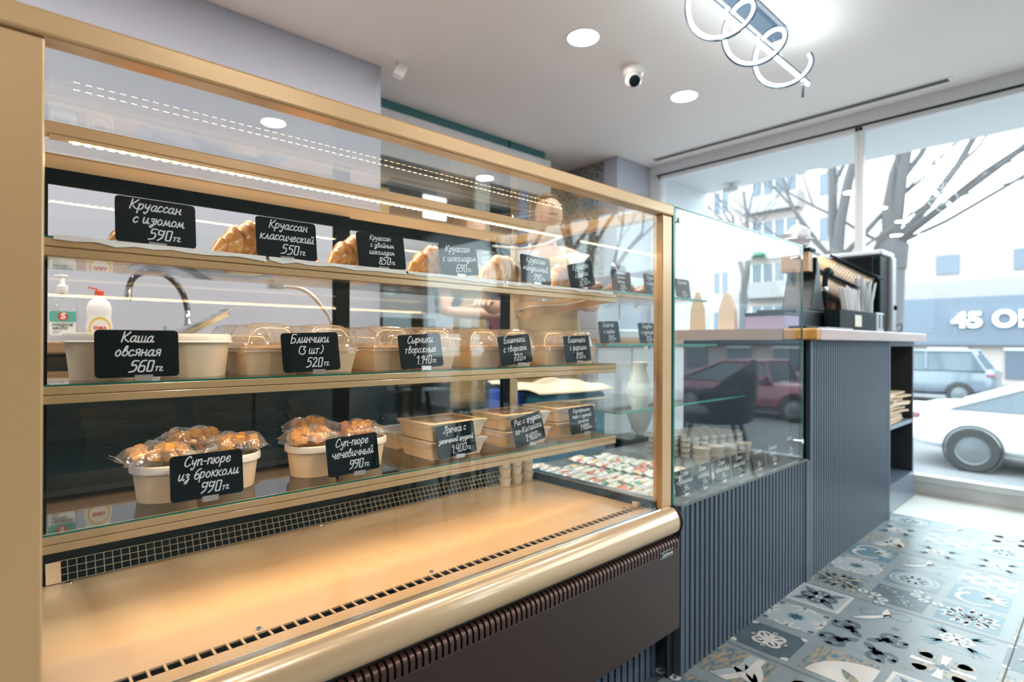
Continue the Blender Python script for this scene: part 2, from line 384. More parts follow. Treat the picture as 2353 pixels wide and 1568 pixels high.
fixed = {(0, 0): m_rosette, (0, 1): m_curls, (0, 2): m_frame4, (0, 3): m_ornate, (0, -1): m_chevron, (0, -2): lambda m: m_ornate(m, 3, 2, 4),
         (0, 4): lambda m: m_curls(m), (0, 5): m_scroll, (0, 6): m_chevron, (0, 7): m_petals, (0, 8): m_rings,
         (1, 0): m_arch, (1, 1): m_fleurs, (1, 2): m_vine, (1, 3): m_quarter, (1, 4): m_rings, (1, 5): m_vine, (1, 6): m_petals, (1, -1): m_cross,
         (2, 0): m_frame4, (2, 1): m_cross, (2, 2): m_petals, (2, 3): lambda m: m_ornate(m, 2, 5, 3), (2, 4): m_scroll, (2, 5): m_stars, (2, 6): m_petals,
         (3, 1): m_arch, (3, 2): m_rosette, (3, 3): m_chevron, (3, 4): m_vine, (3, 5): m_ornate}
rf = random.Random(3)
for j in range(-1, 14):
    for i in range(-4, 9):
        px = 1.765+.2135*i; py = .733-.1975*j
        if j > 6 and i < -1: continue
        if j > 9 and i > 8: continue
        g = fixed.get((j, i)) or GEN[rf.randrange(len(GEN))]
        g(Motif(px, py, .0845))
k = 0
for gx in (1.0, 1.655, 2.288, 2.931): frect(gx-.0015, gx+.0015, -4.7, .9, 6, 8)
for gy in (.212, -.38, -.97, -1.56): frect(.2, 3.57, gy-.0015, gy+.0015, 6, 8)
frect(3.567, 3.571, -4.7, .9, 6, 8)
struct(fl.build('floor', TM, fix=False))

struct(MB().box(LEFTX-.1, 4.3, FRONT_Y-.1, 4.5, CEIL, CEIL+.12).build('ceiling', CEILM))
wb = MB(); wb.box(LEFTX, 1.553, BACK, BACK+.12, 0, CEIL); wb.box(1.45, 1.553, BACK+.12, 4.4, 0, CEIL)
struct(wb.build('wall_back', WALLM, bevel=.004))
struct(MB().box(3.70, 4.18, BACK, BACK+.14, 0, CEIL).build('wall_pillar', WALLM, bevel=.004))
KWALL = mat('kitchen_wall_paint', (.16, .21, .23), .6, noise=(2, .4, (.12, .16, .18)))
struct(MB().box(1.45, 4.3, 4.3, 4.42, 0, CEIL).build('wall_kitchen', KWALL))
# patterned tile wall beside the pillar
def tilemat(name):
    m = bpy.data.materials.new(name); m.use_nodes = True; nt = m.node_tree; b = nt.nodes['Principled BSDF']
    tc = nt.nodes.new('ShaderNodeTexCoord')
    def vm(op, src, val):
        n = nt.nodes.new('ShaderNodeVectorMath'); n.operation = op; nt.links.new(src, n.inputs[0])
        if val is not None: n.inputs[1].default_value = val
        return n
    s1 = vm('MULTIPLY', tc.outputs['Object'], (0, 4.6, 4.6)); s2_ = vm('FRACTION', s1.outputs[0], None); s3 = vm('SUBTRACT', s2_.outputs[0], (0, .5, .5)); s4 = vm('ABSOLUTE', s3.outputs[0], None)
    s5 = vm('SUBTRACT', s4.outputs[0], (0, .24, .24)); ln = vm('LENGTH', s5.outputs[0], None); l2 = vm('LENGTH', s3.outputs[0], None)
    m1 = nt.nodes.new('ShaderNodeMath'); m1.operation = 'MULTIPLY_ADD'; m1.inputs[1].default_value = 30; nt.links.new(ln.outputs['Value'], m1.inputs[0])
    m2 = nt.nodes.new('ShaderNodeMath'); m2.operation = 'MULTIPLY'; m2.inputs[1].default_value = 9; nt.links.new(l2.outputs['Value'], m2.inputs[0]); nt.links.new(m2.outputs[0], m1.inputs[2])
    m3 = nt.nodes.new('ShaderNodeMath'); m3.operation = 'SINE'; nt.links.new(m1.outputs[0], m3.inputs[0])
    mm = nt.nodes.new('ShaderNodeMath'); mm.operation = 'MULTIPLY_ADD'; mm.inputs[1].default_value = .5; mm.inputs[2].default_value = .5; nt.links.new(m3.outputs[0], mm.inputs[0])
    r = nt.nodes.new('ShaderNodeValToRGB'); r.color_ramp.interpolation = 'CONSTANT'
    r.color_ramp.elements[1].position = .99
    for p, c in ((0.0, (.10, .11, .11)), (.2, (.40, .38, .32)), (.55, (.20, .21, .20)), (.75, (.36, .34, .29)), (.9, (.05, .07, .08))):
        e = r.color_ramp.elements.new(p); e.color = (*c, 1)
    nt.links.new(mm.outputs[0], r.inputs[0]); nt.links.new(r.outputs[0], b.inputs['Base Color']); b.inputs['Roughness'].default_value = .35
    return m
PATT = tilemat('patterned_wall_tile')
struct(MB().box(3.72, 3.80, BACK+.14, 4.3, 0, CEIL).build('wall_right_kitchen', PATT))
struct(MB().box(LEFTX-.12, LEFTX, FRONT_Y, 4.4, 0, CEIL).build('wall_left', WALLM))
struct(MB().box(LEFTX-.12, 4.3, FRONT_Y-.12, FRONT_Y, 0, CEIL).build('wall_front', mat('dark_wall_paint', (.10, .085, .075), .7)))
CONC = mat('pale_concrete', (.58, .58, .59), .8, noise=(18, .35, (.66, .66, .67)))
TEAL = mat('teal_strip', (.05, .16, .17), .6)
struct(MB().box(1.553, 3.27, 3.09, 3.6, 2.08, 2.375).build('trim_1', CONC, bevel=.003))
struct(MB().box(1.553, 3.22, 3.11, 3.6, 2.375, CEIL).build('trim_2', TEAL))  # narrow teal strip between the pale beam and the ceiling
# ---- window wall
FRM = mat('white_window_frame', (.70, .71, .73), .4)
FGL = glass('window_glass', (.97, .985, 1), 1.5)
hd = MB(); hd.box(4.16, 4.30, FRONT_Y, BACK, 2.375, CEIL); hd.box(4.165, 4.30, FRONT_Y, 2.757, 2.362, 2.376)
struct(hd.build('trim_3', FRM, bevel=.003))
struct(MB().box(4.172, 4.195, FRONT_Y, 2.70, 2.350, 2.361).build('trim_4', BLACKD))
edges = [(1.187, 2.66, 1), (-.9, 1.137, 2), (-2.7, -.95, 3), (-4.65, -2.75, 4)]
for y0, y1, n in edges:
    f = MB()
    f.box(4.18, 4.24, y0-.025, y1+.025, .0, .072); f.box(4.165, 4.24, y0-.025, y1+.025, .072, .112)
    f.box(4.18, 4.24, y0-.025, y1+.025, 2.32, 2.352)
    f.box(4.18, 4.24, y0-.025, y0, .112, 2.35); f.box(4.18, 4.24, y1, y1+.025, .112, 2.35)
    w = struct(f.build('window_%d' % n, FRM, bevel=.003))
    p = MB().box(4.205, 4.213, y0, y1, .112, 2.32).build('pane', FGL, w)
struct(MB().box(4.18, 4.30, 2.685, BACK, 0, 2.36).build('trim_5', FRM))
# ceiling slot vent along the window
v = thing('slot_vent', 'long narrow black two-slot air vent in the ceiling along the window', 'vent', (4.01, 1.63, CEIL))
wparent(MB().box(3.975, 4.045, .64, 2.63, CEIL-.004, CEIL+.001).build('frame', CEILM), v)
for x in (3.988, 4.016): wparent(MB().box(x, x+.016, .66, 2.61, CEIL-.007, CEIL-.003).build('slot', BLACKD), v)

# ---- ceiling downlights
RIM = mat('downlight_rim', (.8, .8, .78), .4)
def downlight(x, y, lab, pw=1.0, grp=None):
    t = thing('downlight', lab, 'ceiling light', (x, y, CEIL), group=grp)
    MB().lathe([(.083, 0), (.083, -.004), (.078, -.006), (.076, -.004)], n=36).build('rim', RIM, t, smooth=True)
    MB().lathe([(.0005, -.0045), (.076, -.0045)], n=36).build('disc', DOWN, t)
    light('downlight_lamp', 'AREA', (x, y, CEIL-.012), 10*pw, (1, .92, .86), (0, 0, 0), shape='DISK', size=.15)
downlight(2.139, 1.805, 'round recessed ceiling downlight, larger one left of the dome camera')
downlight(3.104, 1.811, 'round recessed ceiling downlight right of the dome camera, nearer the window')
for x, y in ((1.174, 1.81), (.209, 1.81), (-1.0, 1.81), (3.3, -.9), (2.0, -.9), (.7, -.9), (-.9, -.9), (3.3, -2.3), (1.4, -2.3), (-.6, -2.3), (2.6, 3.9), (-.8, 2.1)):
    if y > 3: light('kitchen_lamp', 'AREA', (x, y, CEIL-.02), 9, (1, .9, .8), shape='DISK', size=.3); continue
    downlight(x, y, 'round recessed ceiling downlight outside the picture, '+{(1.174, 1.81): 'above the beige case', (.209, 1.81): 'above the left end of the case', (-1.0, 1.81): 'left of the case', (3.3, -.9): 'above the window armchairs', (2.0, -.9): 'above the middle of the customer floor', (.7, -.9): 'just right of the camera', (-.9, -.9): 'behind the camera to the left', (3.3, -2.3): 'above the far end of the window', (1.4, -2.3): 'above the bar table', (-.6, -2.3): 'nearest the dark front wall corner', (-.8, 2.1): 'left of the sink counter'}[(x, y)], .9)

# ---- dome camera, alarm sensor
t = thing('security_camera', 'white dome security camera with black lens under the ceiling', 'camera', (2.575, 1.814, CEIL))
MB().lathe([(.001, 0), (.052, 0), (.056, -.006), (.056, -.03), (.05, -.045), (.044, -.05)], n=32).build('mount', WHITEP, t, smooth=True)
MB().lathe([(.001, .043), (.03, .036), (.042, .02), (.045, 0), (.042, -.02), (.03, -.036), (.001, -.043)], n=32).build('eyeball', WHITEP, t, smooth=True, loc=(0, 0, -.068))
Mx = Matrix.Translation((-.020, -.022, -.088)) @ Vector((-.5, -.55, -.62)).to_track_quat('Z', 'Y').to_matrix().to_4x4()
MB().lathe([(.031, -.002), (.031, .012), (.024, .017), (.001, .019)], n=24, M=Mx).build('lens', BLACK, t, smooth=True)
t = thing('motion_sensor', 'small white motion sensor on a ceiling bracket beside the grey wall corner', 'sensor', (1.599, 2.641, CEIL))
MB().lathe([(.001, 0), (.02, 0), (.02, -.008), (.01, -.012), (.009, -.03)], n=20).build('bracket', WHITEP, t, smooth=True)
MB().box(-.027, .027, -.02, .02, -.045, .045).build('body', WHITEP, t, bevel=.008, seg=3, loc=(-.004, -.012, -.062), rot=(R(-28), R(22), R(-30)))

# ---- LED ceiling fixture: housing, straight tube, spiral tube
t = thing('spiral_led_light', 'glowing LED ceiling lamp, straight tube wound with a spiral loop under a dark mirrored housing', 'ceiling light', (2.4, 1.08, CEIL))
HOUS = mat('dark_mirror_steel', (.18, .23, .30), .12, 1)
W = lambda o: wparent(o, t)
W(MB().box(2.02, 2.80, 1.075, 1.165, CEIL-.048, CEIL).build('housing', HOUS, bevel=.012, seg=1))
zt, yt = 2.225, 1.060
W(MB().tube([(1.62, yt, zt), (3.00, yt, zt)], .0085, 10).build('straight_tube', LED_W, smooth=True))
W(MB().box(1.62, 3.005, yt-.008, yt+.008, zt+.007, zt+.018).build('tube_backing', HOUS))
sp = []
for k in range(0, 121):
    u = k/120; xx = 1.86+u*.935; ph = (xx-2.09)/.30*2*math.pi-math.pi/2
    sp.append((xx, yt-.095*math.cos(ph), zt-.008+.095*math.sin(ph)))
W(MB().tube(sp, .0075, 8).build('spiral_tube', LED_W, smooth=True))
W(MB().tube([(a, b*1.0+(b-yt)*.10, c+(c-zt)*.10+.002) for a, b, c in sp], .006, 6).build('spiral_backing', HOUS, smooth=True))
for x in (2.12, 2.7): W(MB().tube([(x, 1.12, CEIL-.048), (x, yt, zt+.017)], .0012, 5).build('wire', STEEL))
W(MB().tube([(2.935, yt+.0, zt), (2.93, yt, zt-.085)], .006, 6).build('end_lead', BLACK))
light('spiral_lamp', 'AREA', (2.35, yt, zt-.015), 5, (.85, .97, 1), (0, 0, 0), shape='RECTANGLE', size=1.2, size_y=.05)
light('spiral_lamp_up', 'AREA', (2.35, yt, zt+.03), 1.6, (.85, .97, 1), (R(180), 0, 0), shape='RECTANGLE', size=1.2, size_y=.05)

# ================================================================== refrigerated display case (X -.007..1.345)
case = thing('display_case', 'beige and brown refrigerated glass display case with three shelves', 'display case', (.66, 1.1, 0))
C = lambda o: wparent(o, case)
GY = .8156; XL, XR = -.007, 1.338; Y1 = 1.42; DZ = .475
f = MB(); f.box(XL, XR, GY-.006, GY+.03, 1.260, 1.290); C(f.build('top_rail', BEIGE, bevel=.004))
C(MB().box(XL, .0385, GY, GY+.028, DZ, 1.2595).build('post', BEIGE, bevel=.002))
C(MB().box(1.293, XR, GY, GY+.028, DZ, 1.2595).build('post', BEIGE, bevel=.002))
C(MB().box(XL, .036, Y1, Y1+.04, DZ-.3, 1.262).build('post', BEIGE, bevel=.002))
C(MB().box(1.300, XR, Y1, Y1+.04, DZ-.3, 1.262).build('post', BEIGE, bevel=.002))
C(MB().box(XL, XR, Y1, Y1+.04, 1.256, 1.29).build('rear_header', BEIGE, bevel=.002))
C(MB().box(XL, XL+.03, GY+.03, Y1, 1.258, 1.286).build('side_rail', BEIGE, bevel=.002))
C(MB().box(1.300, XR, GY+.03, Y1, 1.257, 1.284).build('side_rail', BEIGE, bevel=.002))
C(MB().box(.0385, 1.293, GY+.010, GY+.016, DZ, 1.262).build('front_glass', GLASS))
C(MB().box(XL, XR, GY+.03, Y1, 1.2855, 1.2915).build('top_glass', GLASS))
C(MB().box(1.314, 1.319, GY+.028, Y1, DZ+.004, 1.257).build('side_glass', GLASS))
C(MB().box(-.003, .002, GY+.028, Y1, DZ+.004, 1.257).build('side_glass', GLASS))
# deck, gutters, mesh
d = MB(); d.box(.03, 1.287, .832, .868, DZ-.003, DZ); d.box(.03, 1.287, .889, 1.315, DZ-.003, DZ)
nsl = 62
for k in range(nsl+1):
    x = .03+k*(1.262-.03)/nsl; d.box(x, x+.0035, .866, .891, DZ-.002, DZ+.0004)
d.box(1.262, 1.287, .866, .891, DZ-.006, DZ)
C(d.build('deck', BEIGE_IN))
C(MB().box(.03, 1.287, .85, .91, DZ-.058, DZ-.05).build('gutter', BLACKD))
C(MB().box(1.262, 1.266, .868, .872, DZ, DZ+.018).box(1.262, 1.27, .868, .889, DZ, DZ+.016).build('slot_end', BEIGE_IN, bevel=.001))
for x, y in ((1.24, .897), (.62, .899), (.30, .90), (.10, 1.305), (.58, 1.31), (1.10, 1.31)):
    C(MB().lathe([(.005, 0), (.0045, .0015), (.001, .002)], (x, y, DZ), 12, cap=False).build('screw', CHROME, smooth=True))
C(MB().box(-.003, 1.315, 1.345, 1.40, DZ-.05, .628).build('rear_duct', BLACK))
C(MB().box(1.287, 1.312, .832, 1.40, DZ-.012, DZ+.022).build('side_trim', BLACK, bevel=.003))
C(MB().box(1.288, 1.311, .832, 1.40, DZ+.0225, DZ+.026).build('side_trim', STEEL))
C(MB().box(.0, .03, .832, 1.40, DZ-.012, DZ+.012).build('side_trim', BLACK))
ms = MB(); x0, x1 = .085, 1.262; y0, y1, z0, z1 = 1.316, 1.335, DZ+.001, DZ+.034
for k in range(86):
    x = x0+(x1-x0)*k/85; ms.tube([(x, y0, z0), (x, y1, z1)], .0008, 4)
for k in range(4):
    t_ = k/3; ms.tube([(x0, y0+(y1-y0)*t_, z0+(z1-z0)*t_), (x1, y0+(y1-y0)*t_, z0+(z1-z0)*t_)], .0008, 4)
C(ms.build('air_grille', WIRE))
C(MB().add([(x0-.018, y0-.002, z0), (x0+.004, y0-.002, z0), (x0+.004, y1-.002, z1), (x0-.018, y1-.002, z1), (x0-.018, y0+.001, z0), (x0+.004, y0+.001, z0), (x0+.004, y1+.001, z1), (x0-.018, y1+.001, z1)],
    [(0, 1, 2, 3), (4, 7, 6, 5), (0, 4, 5, 1), (2, 6, 7, 3), (0, 3, 7, 4), (1, 5, 6, 2)]).build('grille_end', KRAFT_L))
# sill strips between glass and bumper
C(MB().box(.03, 1.30, GY+.016, .834, DZ-.006, DZ+.003).build('glass_seal', mat('ribbed_seal', (.62, .58, .5), .3, noise=(900, .1, (.35, .33, .3)))))
C(MB().box(.03, 1.30, GY+.002, GY+.011, DZ-.006, DZ+.006).build('glass_channel', STEEL))
# bumper profile (y outwards is smaller)
prof = [(GY+.004, .478), (GY-.004, .4785), (GY-.013, .475), (GY-.021, .466), (GY-.027, .453), (GY-.029, .440), (GY-.027, .427), (GY-.022, .417), (GY-.012, .411), (GY+.004, .409)]
prof = [(GY+.004, .478)]+catmull(prof[1:-1], 3)+[(GY+.004, .409)]
C(MB().prism(prof, 'x', XL, 1.337).build('bumper', BUMP, smooth=True))
prof2 = [(GY+.006, .481), (GY-.006, .4815), (GY-.016, .477), (GY-.025, .467), (GY-.031, .453), (GY-.033, .440), (GY-.030, .425), (GY-.024, .414), (GY-.012, .407), (GY+.006, .405)]
C(MB().prism(catmull(prof2, 3), 'x', 1.337, 1.3425).build('bumper_cap', BLACK, smooth=True))
C(MB().box(XL, 1.337, GY-.006, GY+.02, .400, .409).build('shadow_gap', BLACKD))
# brown front panel with slotted rolled top edge
PY = .792
pr = [(PY+.03, .404), (PY+.02, .4035), (PY+.009, .4015), (PY+.003, .397), (PY, .390), (PY, .372), (PY+.002, .372), (PY+.002, .390), (PY+.005, .395), (PY+.010, .399), (PY+.03, .4015)]
C(MB().box(XL, 1.3415, PY, PY+.006, .160, .3725).build('front_panel', BROWN, bevel=.0015))
n_sl = 100; pit = (1.3415-XL)/n_sl
g = MB()
for k in range(n_sl): g.prism(pr, 'x', XL+k*pit, XL+k*pit+pit*.62)
C(g.build('slotted_grille', BROWN_G, smooth=True))
C(MB().box(XL, 1.3415, PY+.012, PY+.02, .33, .398).build('grille_backing', BLACKD))
C(MB().box(1.338, 1.3425, PY+.001, GY+.01, .160, .402).build('panel_end', BROWN))
C(MB().box(XL, 1.340, PY+.02, 1.45, .16, .402).build('body', BROWN))
C(MB().box(XL, 1.345, PY+.025, 1.45, .402, DZ-.06).build('body_top', BLACKD))
# badge
b = C(MB().box(1.247, 1.307, PY-.0015, PY, .3655, .3815).build('badge', STEEL))
bb = MB().box(1.2485, 1.3055, PY-.0018, PY-.001, .367, .380).build('badge_plate', BLACK, b)
def text_obj(name, body, size, matl, parent=None, extrude=.0003, bold=0, font_shear=0, align='CENTER', M=None, sx=1):
    cu = bpy.data.curves.new(name, 'FONT'); cu.body = body; cu.size = size; cu.extrude = extrude; cu.offset = bold; cu.shear = font_shear
    cu.align_x = align; cu.align_y = 'CENTER'
    o = bpy.data.objects.new(name, cu); COL.objects.link(o)
    dg = bpy.context.evaluated_depsgraph_get(); me = bpy.data.meshes.new_from_object(o.evaluated_get(dg))
    bpy.data.objects.remove(o); me.materials.clear(); me.materials.append(matl)
    if M: me.transform(M @ Matrix.Scale(sx, 4, (1, 0, 0)))
    o = bpy.data.objects.new(name, me); COL.objects.link(o)
    if parent: o.parent = parent
    return o
# face towards -Y
def MF(x, y, z, rx=90, rz=0): return Matrix.Translation((x, y, z)) @ Matrix.Rotation(R(rz), 4, 'Z') @ Matrix.Rotation(R(rx), 4, 'X')
text_obj('badge_lettering', 'Carboma', .0125, CHALK, b, .0002, .0002, .25, M=MF(1.277, PY-.0022, .3733), sx=1.05)
# shelves
SHZ = [1.057, .858, .658]; SY0, SY1 = .965, 1.385; SX0, SX1 = .036, 1.292
for i, z in enumerate(SHZ):
    sh = C(MB().box(SX0, SX1, SY0+.001, SY1, z-.000, z+.003).build('shelf', GLASS_SH))
    MB().box(SX0, SX1, SY0-.0005, SY0+.0015, z+.0003, z+.0028).build('glass_edge', GLASS_EDGE, sh)
    p = MB(); p.box(SX0, SX1, SY0-.001, SY0+.016, z-.0105, z+.0002); p.box(SX0, SX1, SY0+.002, SY0+.014, z-.0120, z-.0105)
    p.build('front_profile', BEIGE, sh, bevel=.0007)
    MB().box(SX0, SX1, SY0+.0, SY0+.018, z-.023, z-.0120).build('lamp_profile', BEIGE, sh, bevel=.0007)
    MB().box(SX0+.055, SX1-.06, SY0+.0185, SY0+.0225, z-.021, z-.018).build('led_strip', LED_WARM if i < 1 else BEIGE, sh)
    for x in (SX0, SX1-.004):
        MB().prism([(SY0+.018, z-.004), (SY1, z-.004), (SY1, z-.062), (SY1-.05, z-.062), (SY0+.018, z-.022)], 'x', x, x+.004).build('bracket', BEIGE, sh)
        for yy in (1.355, 1.37): MB().lathe([(.006, 0), (.006, .003), (.004, .005), (.001, .0055)], n=12, M=Matrix.Translation((x if x > .5 else x+.004, yy-.01, z-.03-.02*(yy > 1.36))) @ Matrix.Rotation(R(-90 if x > .5 else 90), 4, 'Y')).build('screw', CHROME, sh, smooth=True)
    MB().tube([(SX1-.004, SY0+.1, z-.012), (SX1-.01, 1.15, z-.022), (SX1-.012, 1.3, z-.02), (SX1-.005, 1.38, z-.03)], .0022, 6).build('cable', WHITEP, sh, smooth=True)
C(MB().box(.036, 1.298, 1.150, 1.172, 1.249, 1.271).build('lamp_beam', BEIGE, bevel=.003))
ls = C(MB().box(.06, 1.28, 1.1495, 1.164, 1.2435, 1.249).build('led_strip', BEIGE))
dd = MB()
for k in range(75): dd.box(.09+k*.0158, .0985+k*.0158, 1.152, 1.160, 1.2415, 1.2437)
dd.build('led_chips', LED_WARM, ls)
MB().box(.085, 1.265, 1.1545, 1.1575, 1.2425, 1.2433).build('led_tape', emis('led_tape', (1, .66, .28), 3.5), ls)
C(MB().tube([(1.29, 1.16, 1.25), (1.295, 1.25, 1.235), (1.285, 1.35, 1.232), (1.21, 1.41, 1.24)], .004, 8).build('cable', WHITEP, smooth=True))
# rear sliding doors
for (x0, x1, yy) in ((.036, .700, 1.405), (.662, 1.300, 1.42)):
    fr = MB(); w_ = .036
    fr.box(x0, x0+w_, yy, yy+.012, DZ, 1.256); fr.box(x1-w_, x1, yy, yy+.012, DZ, 1.256)
    fr.box(x0+w_, x1-w_, yy, yy+.012, 1.226, 1.256); fr.box(x0+w_, x1-w_, yy, yy+.012, DZ, .52)
    dr = C(fr.build('sliding_door', BLACK, bevel=.001))
    MB().box(x0+w_, x1-w_, yy+.004, yy+.009, .52, 1.226).build('door_glass', GLASS, dr)
C(MB().box(.036, 1.30, 1.39, 1.44, 1.2, 1.204).build('door_track', STEEL)) if False else None
light('case_top_led', 'AREA', (.67, 1.158, 1.240), 2.4, (1, .68, .38), shape='RECTANGLE', size=1.2, size_y=.003)
for z in SHZ[:2]: light('case_shelf_led', 'AREA', (.67, SY0+.026, z-.024), 0.6, (1, .62, .30), (R(18), 0, 0), shape='RECTANGLE', size=1.15, size_y=.0025)
light('case_shelf_led', 'AREA', (.67, SY0+.026, SHZ[2]-.024), 1.5, (1, .66, .34), (R(10), 0, 0), shape='RECTANGLE', size=1.15, size_y=.0025)
# fluted plinth under the case
pl = MB()
for k in range(50):
    x = -.0+k*.027; pl.box(x+.004, x+.023, .868, .880, .004, .158)
pl.box(-.007, 1.345, .88, 1.40, .0, .158)
C(pl.build('fluted_plinth', ANTH))

